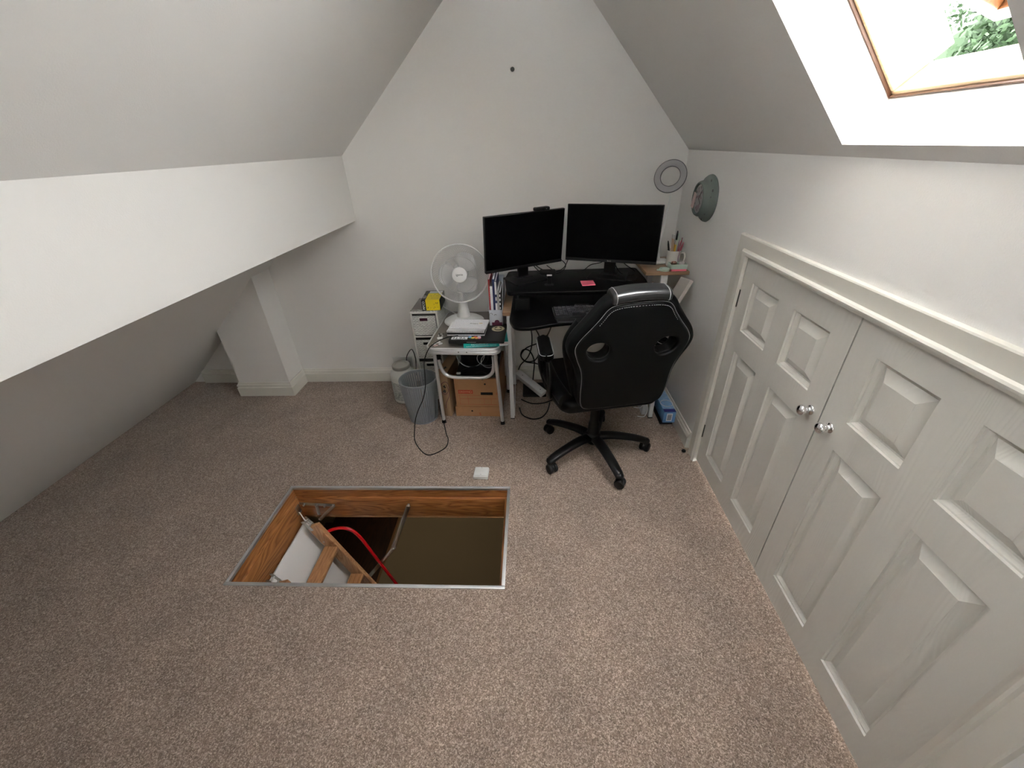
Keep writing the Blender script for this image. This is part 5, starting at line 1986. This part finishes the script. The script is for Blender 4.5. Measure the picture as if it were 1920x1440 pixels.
# under-desk items ----------------------------------------------------
ps = thing('power_strip', 'white plastic extension strip propped at a slant under the desk', 'power strip', (-0.015, 2.40, 0.02))
P0, P1 = Vector((-0.100, 2.470, 0.118)), Vector((0.082, 2.315, 0.038))
X = frameX(P0, P1 - P0, z=(0.15, -0.35, 1))
L_ = (P1 - P0).length
bm = NB()
box(bm, 0, L_, -0.026, 0.026, -0.018, 0.018, 0.004, 3, X=X)
obj('housing', bm, M['whitem'], ps, w=True)
for a in (0.05, L_ * 0.86):
    bm = NB()
    cyl(bm, X @ Vector((a, 0, 0.018)), X @ Vector((a, 0, 0.0188)), 0.0032, seg=10)
    obj('screw', bm, M['dark_steel'], ps, w=True)
bm = NB()
box(bm, -0.06, 0.10, 2.335, 2.50, 0, 0.022, 0.006)
tag(obj('black_tray', bm, M['blackm']), 'flat black box on the carpet below the extension strip', 'box')
UC = [
    ([(-0.055, 2.04, 0.715), (-0.03, 2.20, 0.62), (0.0, 2.34, 0.50), (0.005, 2.42, 0.36), (-0.02, 2.46, 0.25), (-0.07, 2.48, 0.18), (-0.090, 2.475, 0.14)], 'black cable hanging straight from the left of the keyboard tray'),
    ([(-0.05, 2.06, 0.70), (0.0, 2.24, 0.58), (0.05, 2.38, 0.44), (0.06, 2.44, 0.32), (0.03, 2.47, 0.22), (-0.03, 2.48, 0.20), (-0.07, 2.48, 0.24), (-0.055, 2.48, 0.29), (-0.01, 2.48, 0.28), (0.02, 2.47, 0.21), (0.015, 2.43, 0.14), (0.01, 2.40, 0.10)], 'black cable curling into a small loop above the extension strip'),
    ([(0.13, 2.03, 0.70), (0.12, 2.20, 0.58), (0.10, 2.33, 0.46), (0.05, 2.42, 0.37), (-0.03, 2.47, 0.31), (-0.07, 2.48, 0.25), (-0.04, 2.48, 0.20), (0.03, 2.48, 0.185), (0.08, 2.48, 0.16), (0.095, 2.48, 0.10), (0.09, 2.46, 0.03)], 'black cable swinging down leftward from the middle of the tray'),
    ([(-0.08, 2.20, 0.006), (-0.06, 2.12, 0.006), (0.0, 2.075, 0.006), (0.06, 2.09, 0.006), (0.10, 2.16, 0.006), (0.12, 2.26, 0.006)], 'black cable lying in a curve on the carpet beside the desk leg'),
    ([(-0.07, 2.30, 0.006), (0.0, 2.25, 0.006), (0.08, 2.255, 0.006), (0.16, 2.30, 0.006), (0.22, 2.29, 0.006)], 'black cable lying across the carpet behind the chair'),
]
for pts, lab in UC:
    bm = NB()
    tube(bm, smooth_pts(pts, 7), 0.004, 8)
    tag(obj('desk_cable', bm, M['black']), lab, 'cable', 'cables under the desk')

# ------------------------------------------------------------------ items on the side shelf
sz = 0.8685
mg = thing('mug', 'cream mug full of pens on the side shelf', 'mug', (0.800, 2.345, sz), math.radians(-12))
bm = NB()
lathe(bm, [(0, 0), (0.028, 0), (0.034, 0.006), (0.037, 0.085), (0.039, 0.088), (0.037, 0.090), (0.0345, 0.088), (0.0325, 0.010), (0, 0.008)], 40)
obj('body', bm, M['ceramic'], mg)
bm = NB()
tube(bm, smooth_pts([(0.034, 0, 0.074), (0.052, -0.004, 0.076), (0.060, -0.006, 0.052), (0.052, -0.004, 0.026), (0.034, 0, 0.022)], 5), 0.005, 10)
obj('handle', bm, M['ceramic'], mg, sharp=1.2)
PN = [
    ('pencil', 'tan', -0.017, -0.010, 0.165, -0.10, -0.05, 0.0033, 'natural wood pencil with silver tip, leftmost in the mug'),
    ('pencil', 'tan', -0.008, -0.014, 0.160, -0.08, -0.02, 0.0033, 'second natural wood pencil beside the leftmost in the mug'),
    ('pencil', 'pencil', -0.004, -0.004, 0.135, -0.05, 0.02, 0.0038, 'yellow pencil standing left of centre in the mug'),
    ('pencil', 'pencil', 0.003, -0.014, 0.130, -0.02, 0.0, 0.004, 'darker yellow pencil in the middle of the mug'),
    ('marker_pen', 'black', 0.006, 0.006, 0.178, 0.02, 0.06, 0.0055, 'tall black marker pen rising highest from the mug'),
    ('pen', 'mint', 0.013, 0.004, 0.166, 0.04, 0.05, 0.004, 'pale green pen beside the tall black marker'),
    ('pen', 'lilac', 0.016, -0.012, 0.135, 0.05, -0.02, 0.0038, 'shiny lilac pen right of centre in the mug'),
    ('pen', 'plumpen', 0.022, 0.002, 0.145, 0.14, 0.0, 0.0042, 'plum red pen leaning right in the mug'),
    ('brush', 'plumpen', 0.024, -0.010, 0.125, 0.20, -0.05, 0.006, 'thick plum marker leaning furthest right in the mug'),
    ('scissors', 'black', -0.022, 0.004, 0.130, -0.20, 0.05, 0.005, 'black handled tool leaning furthest left in the mug'),
]
for nm, m_, x, y, l_, lx, ly, r_, lab in PN:
    o = thing({'brush': 'marker_pen', 'scissors': 'craft_knife'}.get(nm, nm), lab, 'pen' if nm != 'pencil' else 'pencil', (0.800 + x * 0.6, 2.345 + y * 0.6, sz + 0.011), 0, 'pens and pencils in the mug')
    d = Vector((lx, ly, 1)).normalized()
    p0 = Vector((0, 0, 0))
    bm = NB()
    cyl(bm, p0, d * (l_ - 0.02), r_, seg=10)
    obj('barrel', bm, M[m_], o)
    bm = NB()
    cyl(bm, d * (l_ - 0.02), d * l_, r_ * 0.95, r_ * (0.5 if nm != 'pencil' else 0.9), seg=10)
    obj('tip', bm, M['steel'] if nm == 'pencil' else M[m_], o)
bm = NB()
c_ = Vector((0.812, 2.347, sz + 0.143))
tube(bm, [c_ + Vector((0.017 * math.cos(a), 0.012 * math.sin(a), 0.002 * math.cos(a))) for a in [i * PI / 10 for i in range(20)]], 0.0022, 8, closed=True)
tag(obj('hair_band', bm, M['mint']), 'pale ring resting round the pens above the mug', 'ring')
bm = NB()
tube(bm, smooth_pts([(0.812, 2.312, sz + 0.125), (0.815, 2.300, sz + 0.085), (0.812, 2.300, sz + 0.06), (0.816, 2.302, sz + 0.035)], 6), 0.0022, 8)
tag(obj('ribbon', bm, M['lilac']), 'shiny lilac strand hanging down the front of the mug', 'ribbon')

bm = NB()
box(bm, 0.768, 0.848, 2.242, 2.292, sz, sz + 0.010, 0.0005, X=None)
tag(obj('sticky_note_block', bm, M['pink']), 'bright pink note block under the mint green dispenser on the shelf', 'sticky notes')
md = thing('desk_tidy', 'mint green desk tidy box sitting on the pink note block', 'desk tidy', (0.806, 2.268, sz + 0.0102))
bm = NB()
box(bm, 0.762, 0.850, 2.240, 2.302, sz + 0.0105, sz + 0.014, 0.001)
for (x0, x1, y0, y1) in ((0.762, 0.850, 2.240, 2.243), (0.762, 0.850, 2.299, 2.302), (0.762, 0.765, 2.243, 2.299), (0.847, 0.850, 2.243, 2.299), (0.803, 0.806, 2.243, 2.299)):
    box(bm, x0, x1, y0, y1, sz + 0.013, sz + 0.036, 0.0008)
obj('tray', bm, M['mint'], md, w=True)
for x, m_, lab in ((0.784, 'copper', 'rose gold clips heaped in the left half of the mint tidy'), (0.827, 'glassy', 'pale shiny clips in the right half of the mint tidy')):
    bm = NB()
    lathe(bm, [(0, 0), (0.015, 0), (0.016, 0.003), (0.016, 0.026), (0.013, 0.030), (0.011, 0.027), (0, 0.027)], 24, Matrix.Translation((x, 2.271, sz + 0.0145)))
    tag(obj('small_tin', bm, M[m_]), lab.replace('clips heaped', 'tin standing').replace('clips', 'tin standing'), 'tin')
tp = thing('tape_roll', 'pale mint roll of tape lying at the front of the side shelf', 'tape', (0.736, 2.262, sz))
bm = NB()
lathe(bm, [(0.012, 0), (0.027, 0), (0.028, 0.002), (0.028, 0.011), (0.026, 0.013), (0.013, 0.013), (0.012, 0.011)], 36, closed=True)
lathe(bm, [(0, 0.0), (0.0125, 0.0), (0.0125, 0.009), (0, 0.009)], 24)
obj('roll', bm, M['mint'], tp)
bm = NB()
box(bm, -0.040, -0.024, -0.003, 0.006, 0, 0.008, 0.001)
obj('cutter', bm, M['mint'], tp)

# slim box leaning between desk and wall
ln = thing('slim_box', 'slim white box propped diagonally between the desk edge and the right wall', 'box', (0.83, 2.18, 0.72))
A_, B_, C_ = Vector((0.862, 2.150, 0.838)), Vector((0.800, 2.125, 0.722)), Vector((0.852, 2.235, 0.842))
X = frameX(B_, A_ - B_, y=C_ - A_)
bm = NB()
box(bm, 0, (A_ - B_).length, 0, 0.095, 0, 0.022, 0.001, X=X)
obj('carton', bm, M['greige'], ln, w=True)

# right of the desk, near the floor
bm = NB()
box(bm, 0.775, 0.850, 2.02, 2.24, 0.0, 0.028, 0.004)
tag(obj('footrest_block', bm, M['blackm']), 'black block on the carpet under the blue carton', 'block')
bc = thing('blue_carton', 'blue carton with a barcode label by the right skirting board', 'box', (0.820, 2.10, 0.0285))
bm = NB()
box(bm, 0.782, 0.852, 1.998, 2.25, 0.0285, 0.105, 0.001)
obj('carton', bm, M['blue'], bc, w=True)
bm = NB()
box(bm, 0.783, 0.851, 2.03, 2.249, 0.105, 0.1058)
obj('pale_top', bm, M['bluetop'], bc, w=True)
bm = NB()
box(bm, 0.783, 0.851, 1.998, 2.03, 0.105, 0.1060)
obj('indigo_band', bm, M['indigo'], bc, w=True)
bm = NB()
box(bm, 0.800, 0.833, 1.9972, 1.998, 0.040, 0.094)
bl = obj('barcode_label', bm, M['paper'], bc, w=True)
bm = NB()
for k in range(9):
    box(bm, 0.8045, 0.8285, 1.9968, 1.9972, 0.047 + k * 0.0046, 0.047 + k * 0.0046 + (0.0030 if k % 3 else 0.0018))
obj('barcode', bm, M['chip'], bl, w=True)
bm = NB()
lathe(bm, [(0.034, 0), (0.036, 0), (0.036, 0.003), (0.034, 0.003)], 40, Matrix.Translation((0.818, 2.085, 0.1085)), closed=True)
tag(obj('loop_tape', bm, M['paper']), 'thin white ring lying on top of the blue carton', 'ring')
bm = NB()
box(bm, 0.690, 0.722, 2.12, 2.32, 0, 0.09, 0.003)
tag(obj('grey_carton', bm, M['brush']), 'small grey carton on the carpet behind the right desk leg', 'box')
bm = NB()
tube(bm, smooth_pts([(0.66, 2.10, 0.004), (0.70, 2.09, 0.01), (0.715, 2.10, 0.06), (0.70, 2.11, 0.10), (0.68, 2.13, 0.05), (0.66, 2.2, 0.004)], 6), 0.003, 8)
tag(obj('white_lead', bm, M['white']), 'white lead trailing behind the right desk leg', 'cable')

# small black door stop by the casing
bm = NB()
lathe(bm, [(0, 0), (0.011, 0), (0.012, 0.004), (0.009, 0.010), (0, 0.012)], 20, Matrix.Translation((0.838, 1.768, 0)))
tag(obj('door_stop', bm, M['black']), 'tiny black rubber stop on the carpet at the foot of the door casing', 'door stop')
